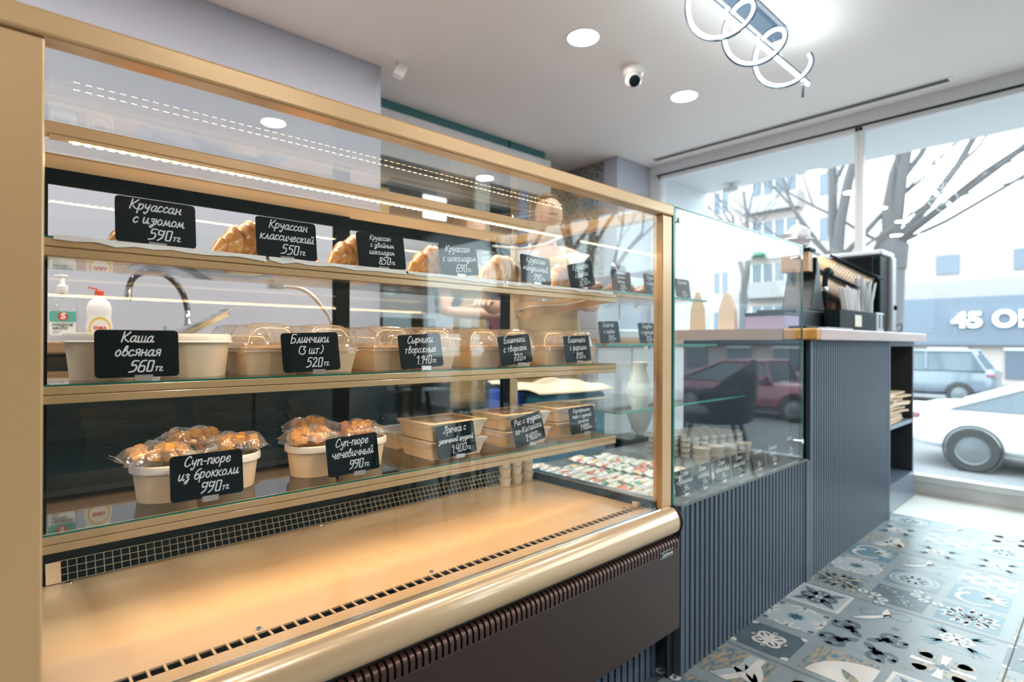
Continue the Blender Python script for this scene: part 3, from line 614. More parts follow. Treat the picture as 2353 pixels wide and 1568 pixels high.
# ================================================================== handwritten price tags
G = {  # advance; strokes on a grid with x-height 5, cap height 8
'К': (6, '1,0 1.6,8|5.6,8 3.4,5.4 1.3,3.6|2,4.2 3.6,1.4 5.6,.2'), 'Б': (6, '5.4,8 1.5,8 1.1,.1|1.2,4.4 3.6,4.7 4.9,3 4.2,.8 2.4,0 .8,.1'),
'С': (5.6, '5,6.6 4.2,8 2.6,7.4 1.1,4.6 1,1.8 2.2,.1 4,.6 5,1.6'), 'Г': (5, '5.6,6.4 5.2,8 3,7.6 2.2,6.4|4.4,8 3.4,4 2.6,.8 1.2,0 .2,1'),
'Р': (5.4, '1,0 1.8,8|.8,7.4 3,8.2 5,7.2 4.6,5 2.8,4 1.5,4.2'), 'Ч': (5.6, '1,8 .9,5.4 2.4,4.4 4.6,5.4|5,8 4.4,0'),
'Д': (6.4, '1.6,7.6 1.1,4 1,.2 3.4,.4 5.4,2.4 5.4,5.4 3.6,7.8 1.4,7.8 .4,6.8'),
'а': (4.9, '3.9,4.2 2.6,5 1,3.6 .6,1.4 1.6,.1 3,1.2 4,4.6|4,4.8 3.7,1.2 4.3,.1 5.2,.8'), 'б': (4.6, '4.6,8.2 3,7.6 1.4,5.4 .7,2.4 1.4,.4 2.8,.1 4,1.6 3.7,3.6 2.4,4.2 1.1,2.8'),
'в': (4.4, '.9,.6 1.2,4 2.2,7.4 3.2,7.4 2.8,5.2 1.4,3.6|1.6,4 3.6,3.8 3.9,1.6 2.6,.1 .9,.5'), 'г': (3.4, '.6,4.2 1.8,5 3,4.4 2.4,2.8 1.2,1.6 1.2,.3 2.4,0 3.2,.6'),
'д': (4.6, '3.8,4 2.4,5 1,3.6 .7,1.4 1.8,.2 3.2,1.6 3.9,4.8|3.9,4.8 3.6,0 3,-2.4 1.6,-3 1,-1.8 3,0 4.8,1'), 'е': (4, '.6,2 3,3 3.4,4.2 2.4,5 1.1,3.8 .7,1.6 1.6,.1 3,.4 3.9,1.4'),
'ж': (6.4, '.7,4.6 2,3.8 2.9,2.6 1.6,.4 .4,.4|3.2,5 3.1,0|5.6,4.8 4.4,3.8 3.3,2.6 4.6,.4 6,.6'), 'з': (3.8, '.9,4.2 2.2,5 3.2,4 2.4,2.8 1.4,2.6 2.8,2 2.9,-.6 1.8,-2.6 .7,-1.6 3.6,.8'),
'и': (4.8, '.9,5 .8,1.4 1.6,.1 2.8,1.2 3.8,5|3.8,5 3.6,1 4.2,.1 5,.8'), 'й': (4.8, '.9,5 .8,1.4 1.6,.1 2.8,1.2 3.8,5|3.8,5 3.6,1 4.2,.1 5,.8|1.6,7.4 2.6,6.4 3.8,7.6'),
'к': (4.4, '.9,5 .8,0|3.9,5 1.2,2.4|1.6,2.8 3,.4 4.4,.3'), 'л': (4.6, '.2,.6 1,.1 2,2.4 2.6,5|2.6,5 3.4,1 4,.1 4.8,.7'), 'м': (5.6, '.2,.5 .8,.2 1.7,4.8|1.7,4.8 2.8,.8 4.2,4.8|4.2,4.8 4.6,.8 5.2,.1 5.8,.7'),
'н': (4.6, '.9,5 .8,0|.9,2.4 3.6,2.8|3.8,5 3.6,.6 4.6,.6'), 'о': (4.2, '2.2,5 .9,3.6 .7,1.4 2,.1 3.4,1.4 3.5,3.6 2.2,5 2,4.6'), 'п': (4.8, '.8,4.8 .7,0|.8,3 2,4.9 2.8,4.2 2.6,.2|2.7,3.2 3.6,4.9 4.2,4 4,.6 4.8,.4') if False else (4.4, '.8,5 .7,0|.8,3.2 2.4,5 3.5,4.2 3.3,.6 4.4,.5'),
'р': (4.4, '.9,5 .5,-3|.9,3 2.2,5 3.6,4.2 3.5,1.6 2.2,.2 1,1'), 'с': (3.8, '3.4,4 2.4,5 1,3.6 .7,1.4 1.8,.1 3.6,1.2'), 'т': (4.2, '.6,4.8 3.8,5|2.3,4.9 1.7,.1'),
'у': (4.4, '.9,5 .9,2.4 1.8,1.6 3.4,3.2|3.8,5 3,0 2,-2.6 .8,-2.6 .8,-1.6'), 'ф': (5.4, '2.6,7 2.4,-3|2.5,4.4 1.2,4.6 .6,2.4 1.4,.6 2.5,1.4|2.6,4 4,4.6 4.8,2.8 4,.6 2.6,1'),
'ц': (4.9, '.9,5 .8,.3 3.6,.3 3.8,5|3.8,.4 4.6,.3 4.3,-1.4'), 'ч': (4.4, '.8,5 .8,3 2,2.4 3.6,3.2|3.7,5 3.5,.4 4.5,.5'), 'ш': (6.4, '.8,5 .7,.8 1.6,.1 2.8,1.2 3.1,5|3.1,5 3,.8 3.9,.1 5,1.2 5.4,5|5.4,5 5.3,.8 5.8,.1 6.6,.6'),
'щ': (6.4, '.8,5 .7,.8 1.6,.1 2.8,1.2 3.1,5|3.1,5 3,.8 3.9,.1 5,1.2 5.4,5|5.4,5 5.3,.2 6.2,-.8'), 'ы': (5.6, '.9,5 .7,.5 2.2,.1 3.2,1.2 2.6,2.6 .9,2.4|4.8,5 4.6,.4 5.4,.5'), 'ь': (4, '.9,5 .7,.5 2.2,.1 3.3,1.3 2.6,2.7 .9,2.4'),
'э': (4, '.7,4.2 2,5 3.3,3.6 3.2,1.2 1.8,0 .6,.8|1.4,2.6 3.2,2.6'), 'ю': (5.8, '.8,5 .7,0|.8,2.4 2.2,2.6|3.6,5 2.3,3.6 2.2,1.4 3.4,.1 4.8,1.4 4.9,3.6 3.6,5'), 'я': (4.4, '3.6,0 3.8,4.8 2,5 1.1,3.8 1.8,2.6 3.6,2.6|2.4,2.6 1.4,.6 .4,.3'),
'0': (5.2, '1.3,7.8 1,.3 4,.3 4.5,7.8 1.3,7.8'), '1': (3.6, '.8,6 2.9,8 2.4,0'), '2': (5, '1,6.4 2.4,8 4,7 3.4,4.6 .7,.2 2.4,.8 4.4,.2'), '3': (4.6, '1,7.4 3.8,7.6 2.2,4.8 4,3.6 3.6,1 1.8,0 .6,.8'),
'4': (4.8, '1.4,8 .9,4 4.2,4.4|4.2,8 3.4,0'), '5': (5, '4.9,8 1.9,7.9 1.4,4.8 3.4,5.2 4.3,3.2 3.2,.8 .4,.1'), '6': (5, '4.6,8 2,7.4 .9,3.6 1,.4 3.8,.2 4.3,2.8 3.6,4.2 1,3.6'), '7': (4.6, '.6,7.4 4.6,8 2.6,3.6 2,0|1.4,3.8 4,4.2'),
'8': (4.8, '4.2,6.8 2.6,8 1.2,6.6 2.6,4.6 4,2.4 2.8,.1 .9,1.4 1.4,3.4 3.4,5 4.2,6.8'), '9': (4.8, '4.2,6.8 1.5,7.8 .9,5.4 1.6,4.4 4,4.8|4.4,7.8 3.6,2.6 1,.1'),
'(': (2.6, '2.4,8 .9,5.4 .9,2.4 2.2,0'), ')': (2.6, '.6,8 2,5.6 1.8,2.2 .4,0'), '.': (1.6, '.8,.1 1.1,.3'), '-': (3.4, '.6,2.8 2.8,2.8'), ' ': (3, '')}
SQ = set('0')
def text_width(s): return sum(G[c][0] for c in s)
def write(mb, s, x, z, h, rnd, w, slant=.22, y=0.0):
    """x,z = baseline start; h = cap height in metres"""
    k = h/8; pen = x
    for c in s:
        adv, st = G[c]
        if st:
            jx, jz = rnd.uniform(-.15, .15), rnd.uniform(-.2, .2)
            for line in st.split('|'):
                pts = [tuple(float(q) for q in p.split(',')) for p in line.split()]
                if c in SQ: pts = [q for a, b_ in zip(pts[:-1], pts[1:]) for q in ((a[0]+(b_[0]-a[0])*t, a[1]+(b_[1]-a[1])*t) for t in (.06, .25, .5, .75, .94))]
                else: pts = catmull(pts, 4)
                P = [(pen+(px+jx+slant*pz)*k, z+(pz+jz)*k) for px, pz in pts]
                ribbon(mb, P, w, y)
        pen += adv*k
def ribbon(mb, P, w, y):
    n = len(P); L = []; Rr = []
    for i, p in enumerate(P):
        a = P[max(i-1, 0)]; b = P[min(i+1, n-1)]; dx, dz = b[0]-a[0], b[1]-a[1]; l = math.hypot(dx, dz) or 1
        nx, nz = -dz/l*w/2, dx/l*w/2; L.append((p[0]+nx, y, p[1]+nz)); Rr.append((p[0]-nx, y, p[1]-nz))
    mb.add(L+Rr, [(i, i+1, n+i+1, n+i) for i in range(n-1)])
    for e in (P[0], P[-1]):
        mb.add([(e[0]+w/2*math.cos(a*math.pi/4), y-.00002, e[1]+w/2*math.sin(a*math.pi/4)) for a in range(8)], [tuple(range(8))])
def card(lab, x, y, z0, lines, price, seed, rz=0, roll=0, lean=-8, clipx=.0, cliph=.0, sup='тг.', scale=1.0, grp=None, txt=True, pw=None):
    rnd = random.Random(seed)
    t = thing('price_tag', lab, 'price tag', (x, y, z0), R(rz), group=grp)
    Wd, Hh = .105, .070; t0 = .0008
    Mt = Matrix.Translation((0, 0, .0)) @ Matrix.Rotation(R(lean), 4, 'X') @ Matrix.Rotation(R(roll), 4, 'Y')
    mb = MB(); mb.prism(rrect(-Wd/2, Wd/2, .0, Hh, .006), 'y', -t0, 0)
    o = mb.build('card', TAGM, t); o.data.transform(Mt)
    if txt:
        tb = MB(); n = len(lines); pr_h = .0165 if n < 3 else .0145
        top = Hh-.0035; avail = Hh-.0035-pr_h-.0088
        lh = avail/n
        caps = min(.0155 if n <= 2 else .0105, lh*.72)
        for i, s in enumerate(lines):
            wd = text_width(s)*caps/8; cc = caps
            if wd > .094: cc = caps*.094/wd; wd = .094
            xs = -wd/2+rnd.uniform(-.002, .003)-.001
            write(tb, s, xs, top-lh*(i+1)+lh*.30, cc, rnd, .0017 if n < 3 else .00135, y=-t0-.00018)
        wd = text_width(price)*pr_h/8; xs = -wd/2+.003
        write(tb, price, xs, .0078, pr_h, rnd, .0019, .2, y=-t0-.00018)
        write(tb, sup, xs+wd+.001, .0088, pr_h*.62, rnd, .0014, .2, y=-t0-.00018)
        o = tb.build('lettering', CHALK, t, fix=False); o.data.transform(Mt)
    cb = MB(); c0 = clipx
    sec = [(-.0042, -.0045), (-.0040, .0035), (-.0026, .0035), (-.0022, -.0008), (.0008, -.0008), (.0014, .0035), (.0028, .0035), (.0032, -.0032), (.010, -.0042), (.010, -.0052), (-.0042, -.0052)]
    cb.prism([(a, b) for a, b in sec], 'x', c0-.0115, c0+.0115)
    cb.box(c0-.0112, c0+.0112, -.0052, -.0043, -.0035, -.0018); cb.box(c0-.0112, c0+.0112, -.0052, -.0043, .0002, .0018)
    cb.build('clip', CLIP, t)
    return t
A = 'black chalkboard price tag'
YS = .984
zs = 1.0645
card(A+' for croissant at 590 on the top shelf, leftmost', .178, YS, zs, ['Круассан', 'с изюмом'], '590', 1, clipx=0)
card(A+' for classic croissant at 550 on the top shelf', .374, YS, zs, ['Круассан', 'классический'], '550', 2, clipx=-.002)
card(A+' for croissant at 850 with three lines above the price', .561, YS, zs, ['Круассан', 'с двойным', 'шоколадом'], '850', 3, roll=-2)
card(A+' for chocolate croissant at 690 on the top shelf', .752, YS, zs+.002, ['Круассан', 'с шоколадом'], '690', 4, roll=-5, lean=-4)
card(A+' for almond croissant at 990 on the top shelf', .991, YS, zs+.002, ['Круассан', 'миндальный'], '990', 5, roll=2)
card(A+' for cheese croissant at 650, tilted, last on the top shelf', 1.172, YS, zs+.003, ['Круассан', 'с сыром'], '650', 6, roll=-13, lean=-4)
zs = .8665; YS = .978
card(A+' for porridge at 560 in front of the two round tubs', .154, YS, zs, ['Каша', 'овсяная'], '560', 7, clipx=.006)
card(A+' for three pancakes at 520 on the middle shelf', .417, YS, zs, ['Блинчики', '(3 шт.)'], '520', 8, roll=-2, clipx=.01)
card(A+' for curd fritters at 1.140 on the middle shelf', .651, YS, zs, ['Сырники', 'творожные'], '1.140', 9, roll=-3, clipx=.006)
card(A+' for pancakes at 720 on the middle shelf', .920, YS, zs+.001, ['Блинчики', 'с творогом'], '720', 10, roll=-5, sup='тг', clipx=.01)
card(A+' for pancakes at 810, last on the middle shelf', 1.146, YS, zs+.002, ['Блинчики', 'с фаршем'], '810', 11, roll=-2, clipx=-.0)
zs = .672
card(A+' for broccoli soup at 990 in front of the left soup cups', .248, YS, zs, ['Суп-пюре', 'из брокколи'], '990', 12, clipx=.002)
card(A+' for lentil soup at 990 in front of the right soup cups', .499, YS, zs, ['Суп-пюре', 'чечевичный'], '990', 13, roll=-2, clipx=.008)
card(A+' for buckwheat in front of the nearest flat box stack', .743, YS, zs, ['Гречка с', 'запеченой грудкой'], '1.400', 14, roll=-3, clipx=.004)
card(A+' for rice, tilted, in front of the second box stack', .968, YS, zs, ['Рис с грудкой', 'по-Китайски'], '1.400', 15, roll=-9, clipx=.002)
card(A+' for mashed potato, last on the lowest shelf', 1.168, YS, zs+.004, ['Картофельное', 'пюре с куриной', 'котлетой'], '1.400', 16, roll=-2, clipx=.01)

# ================================================================== food in the case
def croissant(lab, x, y, z, L, rz, seed, h=.05, almond=False):
    rnd = random.Random(seed); seg = 7; n = 84; m = 26; rings = []
    for i in range(n+1):
        u = -1+2*i/n; th = u*.75; rad = L*.72
        cx, cyy = rad*math.sin(th), rad*(math.cos(th)-1)*.9
        env = max(.05, (1-abs(u)**1.35)**.85)
        s = (u+1)/2*seg*1.0
        ph = s-math.floor(s) if u < 0 else 1-(s-math.floor(s))
        ridge = 1+.15*(ph**1.6)-.05+.02*math.sin(40*u)
        a = h*.5*env*ridge; b = h*.62*env*ridge
        tx, ty = math.cos(th), -math.sin(th)*.9; l = math.hypot(tx, ty); nx, ny = -ty/l, tx/l
        ring = []
        for k in range(m):
            p = 2*math.pi*k/m; wob = 1+.03*math.sin(3*p+9*u+seed)+rnd.uniform(-.006, .006)
            zz = b+b*math.sin(p)*wob; dy = a*1.1*math.cos(p)*wob
            ring.append((cx+nx*dy, cyy+ny*dy, max(0.0005, zz)))
        rings.append(ring)
    o = MB().loft(rings).build('croissant', CRO if not almond else CROA, smooth=True)
    tag(o, lab, 'croissant'); o.location = (x, y, z); o.rotation_euler = (0, 0, rz); return o
def cromat(name, c1, c2, c3):
    m = mat(name, c1, .32, 0, .5, coat=.25); nt = m.node_tree; b = nt.nodes['Principled BSDF']
    tc = nt.nodes.new('ShaderNodeTexCoord'); mp = nt.nodes.new('ShaderNodeMapping'); mp.inputs['Scale'].default_value = (2.2, .6, .6)
    n = nt.nodes.new('ShaderNodeTexNoise'); n.inputs['Scale'].default_value = 55; n.inputs['Detail'].default_value = 6
    nt.links.new(tc.outputs['Object'], mp.inputs[0]); nt.links.new(mp.outputs[0], n.inputs['Vector'])
    r = nt.nodes.new('ShaderNodeValToRGB'); r.color_ramp.elements[0].position = .3; r.color_ramp.elements[0].color = (*c2, 1)
    r.color_ramp.elements[1].position = .72; r.color_ramp.elements[1].color = (*c3, 1)
    e = r.color_ramp.elements.new(.5); e.color = (*c1, 1)
    nt.links.new(n.outputs['Fac'], r.inputs[0]); nt.links.new(r.outputs[0], b.inputs['Base Color'])
    bp = nt.nodes.new('ShaderNodeBump'); bp.inputs['Strength'].default_value = .5; bp.inputs['Distance'].default_value = .002
    nt.links.new(n.outputs['Fac'], bp.inputs['Height']); nt.links.new(bp.outputs[0], b.inputs['Normal']); return m
CRO = cromat('croissant_crust', (.58, .25, .06), (.33, .10, .02), (.80, .48, .18))
CROA = cromat('almond_crust', (.62, .36, .16), (.36, .16, .05), (.85, .68, .45))
zt = 1.0638
def liner(x0, x1, seed):
    rnd = random.Random(seed); n = 12; vs = []
    for j in range(n+1):
        x = x0+(x1-x0)*j/n
        for k in range(7):
            y = .972+.30*k/6; yy = (.9625 if k == 0 else .9655) if k < 2 else y; vs.append((x, yy-(rnd.uniform(0, .001) if k == 0 else 0), (-.0065+rnd.uniform(-.002, .003)) if k == 0 else .0014+rnd.uniform(0, .0006)))
    fs = [(j*7+k, (j+1)*7+k, (j+1)*7+k+1, j*7+k+1) for j in range(n) for k in range(6)]
    b = MB().add([(a, b_, 1.0606+c) for a, b_, c in vs], fs)
    b.add([(a, b_, 1.0602+c) for a, b_, c in vs], fs)
    return b
for i, (x0, x1) in enumerate(((.055, .33), (.335, .60), (.605, .865), (.87, 1.275))):
    o = liner(x0, x1, i).build('baking_paper', PAPER)
    tag(o, ['white baking paper under the leftmost croissants on the top shelf', 'white baking paper behind the 550 and 850 tags on the top shelf', 'white baking paper with a folded corner by the 690 tag', 'white baking paper under the almond and cheese croissants'][i], 'baking paper')
for (x, y, L, rz, sd, h, al, lab) in (
    (.183, 1.06, .135, .1, 1, .050, False, 'golden croissant mostly hidden behind the 590 tag'),
    (.343, 1.06, .175, .12, 2, .060, False, 'golden croissant with its tip left of the 550 tag'),
    (.546, 1.06, .175, .12, 3, .060, False, 'golden croissant with its tip left of the three-line tag'),
    (.730, 1.055, .165, -.10, 4, .060, False, 'golden croissant in the gap left of the chocolate croissant tag'),
    (.930, 1.05, .175, -.05, 5, .060, True, 'pale almond croissant left of the 990 tag'),
    (1.165, 1.06, .17, .15, 6, .060, False, 'golden croissant between the almond tag and the tilted cheese tag'),
    (.20, 1.235, .16, .2, 7, .045, False, 'croissant in the back row behind the 590 tag'),
    (.50, 1.235, .17, .3, 8, .045, False, 'croissant in the back row behind the classic croissant tag')):
    croissant(lab, x, y, zt, L, rz, sd, h, al)

# ---- round tubs with white lids on the middle shelf
def tub(lab, x, y, z):
    t = thing('paper_tub', lab, 'food tub', (x, y, z), group=None)
    MB().lathe([(.001, .001), (.046, .001), (.0475, 0), (.0545, .060), (.053, .060), (.046, .003)], n=56).build('cup', KRAFT_L, t, smooth=True)
    MB().lathe([(.0545, .0555), (.0605, .0565), (.0605, .0575), (.0578, .059), (.0575, .0665), (.0560, .0695), (.053, .0705), (.047, .0685), (.001, .0685)], n=56).build('lid', WHITEP, t, smooth=True)
    return t
tub('round kraft tub with white lid, left one behind the porridge tag', .128, 1.065, .8612)
tub('round kraft tub with white lid, right one behind the porridge tag', .2455, 1.062, .8612)

# ---- dome-lid boxes
def dome_box(loc, lab, seed=1):
    t = thing('dome_lid_box', lab, 'food box', loc)
    def rr(w, d, r, z, n=4): return [(a, b, z) for a, b in rrect(-w/2, w/2, -d/2, d/2, r, n)]
    b = MB(); b.loft([rr(.087, .110, .008, 0), rr(.103, .128, .007, .046)], cap=False); b.loft([rr(.085, .108, .007, .002), rr(.101, .126, .006, .046)], cap=False)
    b.add(rr(.087, .110, .008, 0), [tuple(range(19, -1, -1)) if False else tuple(range(len(rr(.087, .110, .008, 0))))])
    b.build('tray', KRAFT, t, smooth=True)
    l = MB(); l.loft([rr(.109, .134, .009, .036), rr(.109, .134, .009, .0415), rr(.106, .131, .008, .0425), rr(.106, .131, .008, .0475), rr(.094, .118, .012, .0485),
                      rr(.088, .112, .016, .068), rr(.080, .104, .020, .082), rr(.068, .092, .022, .0895), rr(.050, .070, .020, .0915)], cap=False)
    l.add(rr(.050, .070, .020, .0915), [tuple(range(len(rr(.05, .07, .02, 0))))])
    lid = l.build('lid', DOME, t, smooth=True)
    e = MB()
    for sd in (-1, 1):
        arc = catmull([(-.045, sd*.0575, .049), (-.042, sd*.0555, .066), (-.034, sd*.051, .081), (-.018, sd*.047, .0885), (.018, sd*.047, .0885), (.034, sd*.051, .081), (.042, sd*.0555, .066), (.045, sd*.0575, .049)], 4)
        e.tube(arc, .0007, 5)
    for z_, w_, d_ in ((.0415, .109, .134), (.0475, .106, .131)):
        e.tube([(a, b2, z_) for a, b2 in rrect(-w_/2, w_/2, -d_/2, d_/2, .009, 4)], .0007, 5, closed=True)
    e.build('lid_edge', RIMP, lid, smooth=True)
    rnd = random.Random(seed); fo = MB()
    for k in range(3):
        M = Matrix.Translation((rnd.uniform(-.004, .004), -.03+.03*k, .036)) @ Matrix.Rotation(R(rnd.uniform(-8, 8)), 4, 'Z') @ Matrix.Rotation(R(90), 4, 'Y')
        fo.lathe([(.001, -.036), (.012, -.034), (.0155, -.02), (.016, .02), (.012, .034), (.001, .036)], n=14, M=M)
    fo.build('pancakes', PANC, t, smooth=True)
    return t
RIMP = glass('lid_rim_plastic', (.9, .85, .78), 1.5, .05, extra=.25, body=(.95, .85, .72), bw=.45)
PANC = mat('pancake', (.50, .33, .17), .6, noise=(60, .3, (.35, .2, .08)))
db = dome_box((0, 0, 0), 'x')
reg(db)
z2 = .8612
spots = []
for g, xc in enumerate((.418, .663, .912, 1.163)):
    for r_ in range(2):
        for c_ in range(2):
            spots.append((xc-.0545+c_*.109, 1.078+r_*.137, g, r_, c_))
gname = ['behind the three pancakes tag', 'behind the curd fritters tag', 'behind the curd pancakes tag', 'behind the meat pancakes tag']
first = True
for (x, y, g, r_, c_) in spots:
    lab = 'kraft box with clear domed lid, %s %s box %s' % (['front', 'rear'][r_], ['left', 'right'][c_], gname[g])
    if first: db.location = (x, y, z2); db['label'] = lab; db['group'] = 'dome-lid boxes on the middle shelf'; first = False
    else: dup(db, (x, y, z2), label=lab)

# ---- flat boxes with window lids
def flat_box(loc, lab):
    t = thing('window_lid_box', lab, 'food box', loc)
    def rr(w, d, r, z, n=3): return [(a, b, z) for a, b in rrect(-w/2, w/2, -d/2, d/2, r, n)]
    b = MB(); b.loft([rr(.136, .112, .004, 0), rr(.158, .134, .004, .037)], cap=False); b.loft([rr(.134, .110, .004, .001), rr(.156, .132, .004, .037)], cap=False)
    N = len(rr(.1, .1, .01, 0)); b.add(rr(.136, .112, .004, 0), [tuple(range(N))]); b.build('tray', KRAFT_L, t)
    s = MB(); s.loft([rr(.160, .136, .005, .0385), rr(.124, .100, .010, .0392)], cap=False)
    # folded card flaps with wavy lower edge
    for ax in (0, 1):
        for sd in (1, -1):
            W_, D_ = (.160, .136) if ax == 0 else (.136, .160)
            n = 16; A_ = []; B_ = []
            for k in range(n+1):
                u = -1+2*k/n; dp = .013 if abs(u) < .62 else .013-.010*((abs(u)-.62)/.38)
                x_ = u*W_/2; y_ = sd*(D_/2+.0006)
                A_.append((x_, y_, .0385)); B_.append((x_, y_-sd*dp*.25, .0385-dp))
            if ax: A_ = [(b_, a_, c_) for a_, b_, c_ in A_]; B_ = [(b_, a_, c_) for a_, b_, c_ in B_]
            s.add(A_+B_, [(k, k+1, n+k+2, n+k+1) for k in range(n)])
    s.build('card_rim', CREAM, t)
    l = MB(); l.loft([rr(.166, .142, .008, .028), rr(.166, .142, .008, .0335), rr(.162, .138, .007, .0345), rr(.162, .138, .007, .0405)], cap=False)
    l.add(rr(.162, .138, .007, .0405), [tuple(range(N))])
    l.build('lid', LIDC, t)
    fo = MB(); fo.loft([rr(.132, .108, .01, .012), rr(.140, .116, .01, .026)], cap=True); fo.build('meal', MEAL, t, smooth=True)
    return t
LIDC = glass('window_lid', (.97, .97, .96), 1.5, .04, extra=.05)
MEAL = mat('meal', (.55, .40, .22), .6, noise=(45, .2, (.72, .62, .44)), bump=(90, .8))
fb = flat_box((.765, 1.068, .6612), 'kraft box with clear window lid, lower box behind the buckwheat tag'); reg(fb); fb['group'] = 'window-lid boxes on the lowest shelf'
z3 = .6612; dz = .0415
for x, y, k, rz, lab in ((.765, 1.068, 1, .02, 'kraft box with window lid, upper box behind the buckwheat tag'), (.775, 1.23, 0, 0, 'kraft box with window lid on the shelf behind the nearest stack'),
    (.985, 1.07, 0, .02, 'kraft box with window lid, lower box behind the rice tag'), (.985, 1.072, 1, -.01, 'kraft box with window lid, upper box behind the rice tag'),
    (1.187, 1.085, 0, .0, 'kraft box with window lid, lower box behind the mashed potato tag'), (1.187, 1.087, 1, .02, 'kraft box with window lid, upper box behind the mashed potato tag')):
    dup(fb, (x, y, z3+k*dz), rz, lab)

# ---- soup cups with bags of croutons
SOUPG = mat('broccoli_soup', (.30, .30, .06), .3); SOUPO = mat('lentil_soup', (.55, .26, .05), .3)
def soup(loc, lab, sm):
    t = thing('soup_cup', lab, 'soup cup', loc)
    MB().lathe([(.001, .001), (.0405, .001), (.0415, 0), (.0485, .054), (.047, .054), (.040, .003)], n=56).build('cup', KRAFT_L, t, smooth=True)
    MB().lathe([(.001, .053), (.046, .053)], n=40).build('soup', sm, t)
    MB().lathe([(.0490, .0465), (.0525, .0475), (.0530, .053), (.0520, .0585), (.0500, .0600), (.0480, .0592), (.0470, .0570)], n=56).build('lid_ring', WHITEP, t, smooth=True)
    MB().lathe([(.0470, .0570), (.001, .0574)], n=40).build('lid_window', LIDC, t, smooth=True)
    return t
sa = soup((.2085, 1.070, .6612), 'kraft soup cup under the front left bag of croutons', SOUPG); reg(sa)
soups = [(.307, 1.083, 0, 'kraft soup cup under the crouton bag right of the broccoli soup tag'), (.262, 1.185, 0, 'kraft soup cup in the back row of the broccoli soup')]
for x, y, k, lab in soups: dup(sa, (x, y, .6612), label=lab)
sb = soup((.459, 1.075, .6612), 'kraft soup cup left of the lentil soup tag', SOUPO); reg(sb)
for x, y, lab in ((.566, 1.083, 'kraft soup cup hidden behind the lentil soup tag'), (.505, 1.185, 'kraft soup cup in the back row of the lentil soup')): dup(sb, (x, y, .6612), label=lab)
CRU = mat('crouton', (.84, .47, .11), .65, noise=(70, .22, (.58, .24, .04)), bump=(160, .8))
cr_me = None
ZIP = mat('zip_red', (.75, .12, .05), .4)
def crouton_bag(lab, x, y, z, rz, seed, n=15, Lx=.095, Ly=.066, zipside=1):
    global cr_me
    n += 7; rnd = random.Random(seed); t = thing('crouton_bag', lab, 'crouton bag', (x, y, z), rz)
    if cr_me is None:
        o = MB().box(-.0076, .0076, -.0076, .0076, -.0076, .0076).build('crouton', CRU, t, bevel=.0022, seg=3); cr_me = o; o0 = o
    else: o0 = None
    k = 0
    for i in range(n*6):
        if k >= n: break
        px = rnd.uniform(-.5, .5)*(Lx-.030); py = rnd.uniform(-.5, .5)*(Ly-.026); lay = k*2//n
        pz = .0095+lay*.0135+rnd.uniform(-.001, .002)-.010*(px/(Lx*.5))**2*lay
        if o0 is not None and k == 0: c = o0
        else: c = cr_me.copy(); COL.objects.link(c); c.parent = t
        s_ = rnd.uniform(.85, 1.15); c.scale = (s_, s_*rnd.uniform(.85, 1.1), s_*.95)
        c.location = (px, py, pz); c.rotation_euler = (rnd.uniform(-.5, .5), rnd.uniform(-.5, .5), rnd.uniform(0, 3)); k += 1
    nx, ny = 26, 18; top = []; bot = []
    for j in range(ny+1):
        for i in range(nx+1):
            u = -1+2*i/nx; v = -1+2*j/ny; e = max(0, (1-abs(u)**3.5))*max(0, (1-abs(v)**3.5)); e = e**.6
            wr = rnd.uniform(-1, 1)*.0016*e
            X = u*Lx/2*(1+.10*abs(v)**3)+.002*math.sin(5*v+seed); Y = v*Ly/2*(1+.08*abs(u)**3)+.002*math.sin(6*u+seed)
            fl_ = .010+.004*math.sin(4*u+seed)*abs(v)
            top.append((X, Y, fl_*(1-e)+.033*e+wr+.003*math.sin(7*u+seed)*e)); bot.append((X, Y, fl_*(1-e)-.0005*e+.0002))
    fs = [(j*(nx+1)+i, j*(nx+1)+i+1, (j+1)*(nx+1)+i+1, (j+1)*(nx+1)+i) for j in range(ny) for i in range(nx)]
    b = MB().add(top, fs); b.add(bot, fs)
    # sealed zip flap
    zx = zipside*Lx/2
    b.add([(zx, -Ly/2, .009), (zx+zipside*.016, -Ly/2+.002, .016), (zx+zipside*.016, Ly/2-.002, .018), (zx, Ly/2, .009)], [(0, 1, 2, 3)])
    b.add([(-zx, -Ly/2, .010), (-zx-zipside*.010, -Ly/2+.012, .006), (-zx-zipside*.010, Ly/2-.012, .006), (-zx, Ly/2, .010)], [(0, 1, 2, 3)])
    bo = b.build('bag', BAGP, t, smooth=True)
    bo.data.set_sharp_from_angle(angle=R(25))
    zz = MB()
    for q in (.005, .008): zz.tube([(zx+zipside*q, -Ly/2+.001, .011+q*.5), (zx+zipside*q, 0, .0135+q*.5), (zx+zipside*q, Ly/2-.001, .012+q*.5)], .0006, 5)
    zz.build('zip', ZIP if seed % 2 else CLIP, bo)
    return t
zc = .6612+.0603
crouton_bag('clear bag of croutons on the front left soup cup', .193, 1.058, zc, .12, 2, 13, .10, .066, -1)
crouton_bag('clear bag of croutons in the back, above the broccoli soup', .268, 1.185, zc+.002, .35, 4, 15, .10, .07, -1)
crouton_bag('clear bag of croutons with a red zip line, right of the broccoli soup', .318, 1.083, zc, -.15, 3, 15, .098, .068, -1)
crouton_bag('clear bag of croutons with a red zip line, on the lentil soup cup', .448, 1.068, zc, .35, 5, 14, .092, .064, 1)
crouton_bag('clear bag of croutons in the back, above the lentil soup', .500, 1.185, zc+.002, .2, 6, 13, .09, .066, 1)
crouton_bag('clear bag of croutons above the lentil soup tag', .562, 1.085, zc, .0, 8, 15, .084, .066, 1)

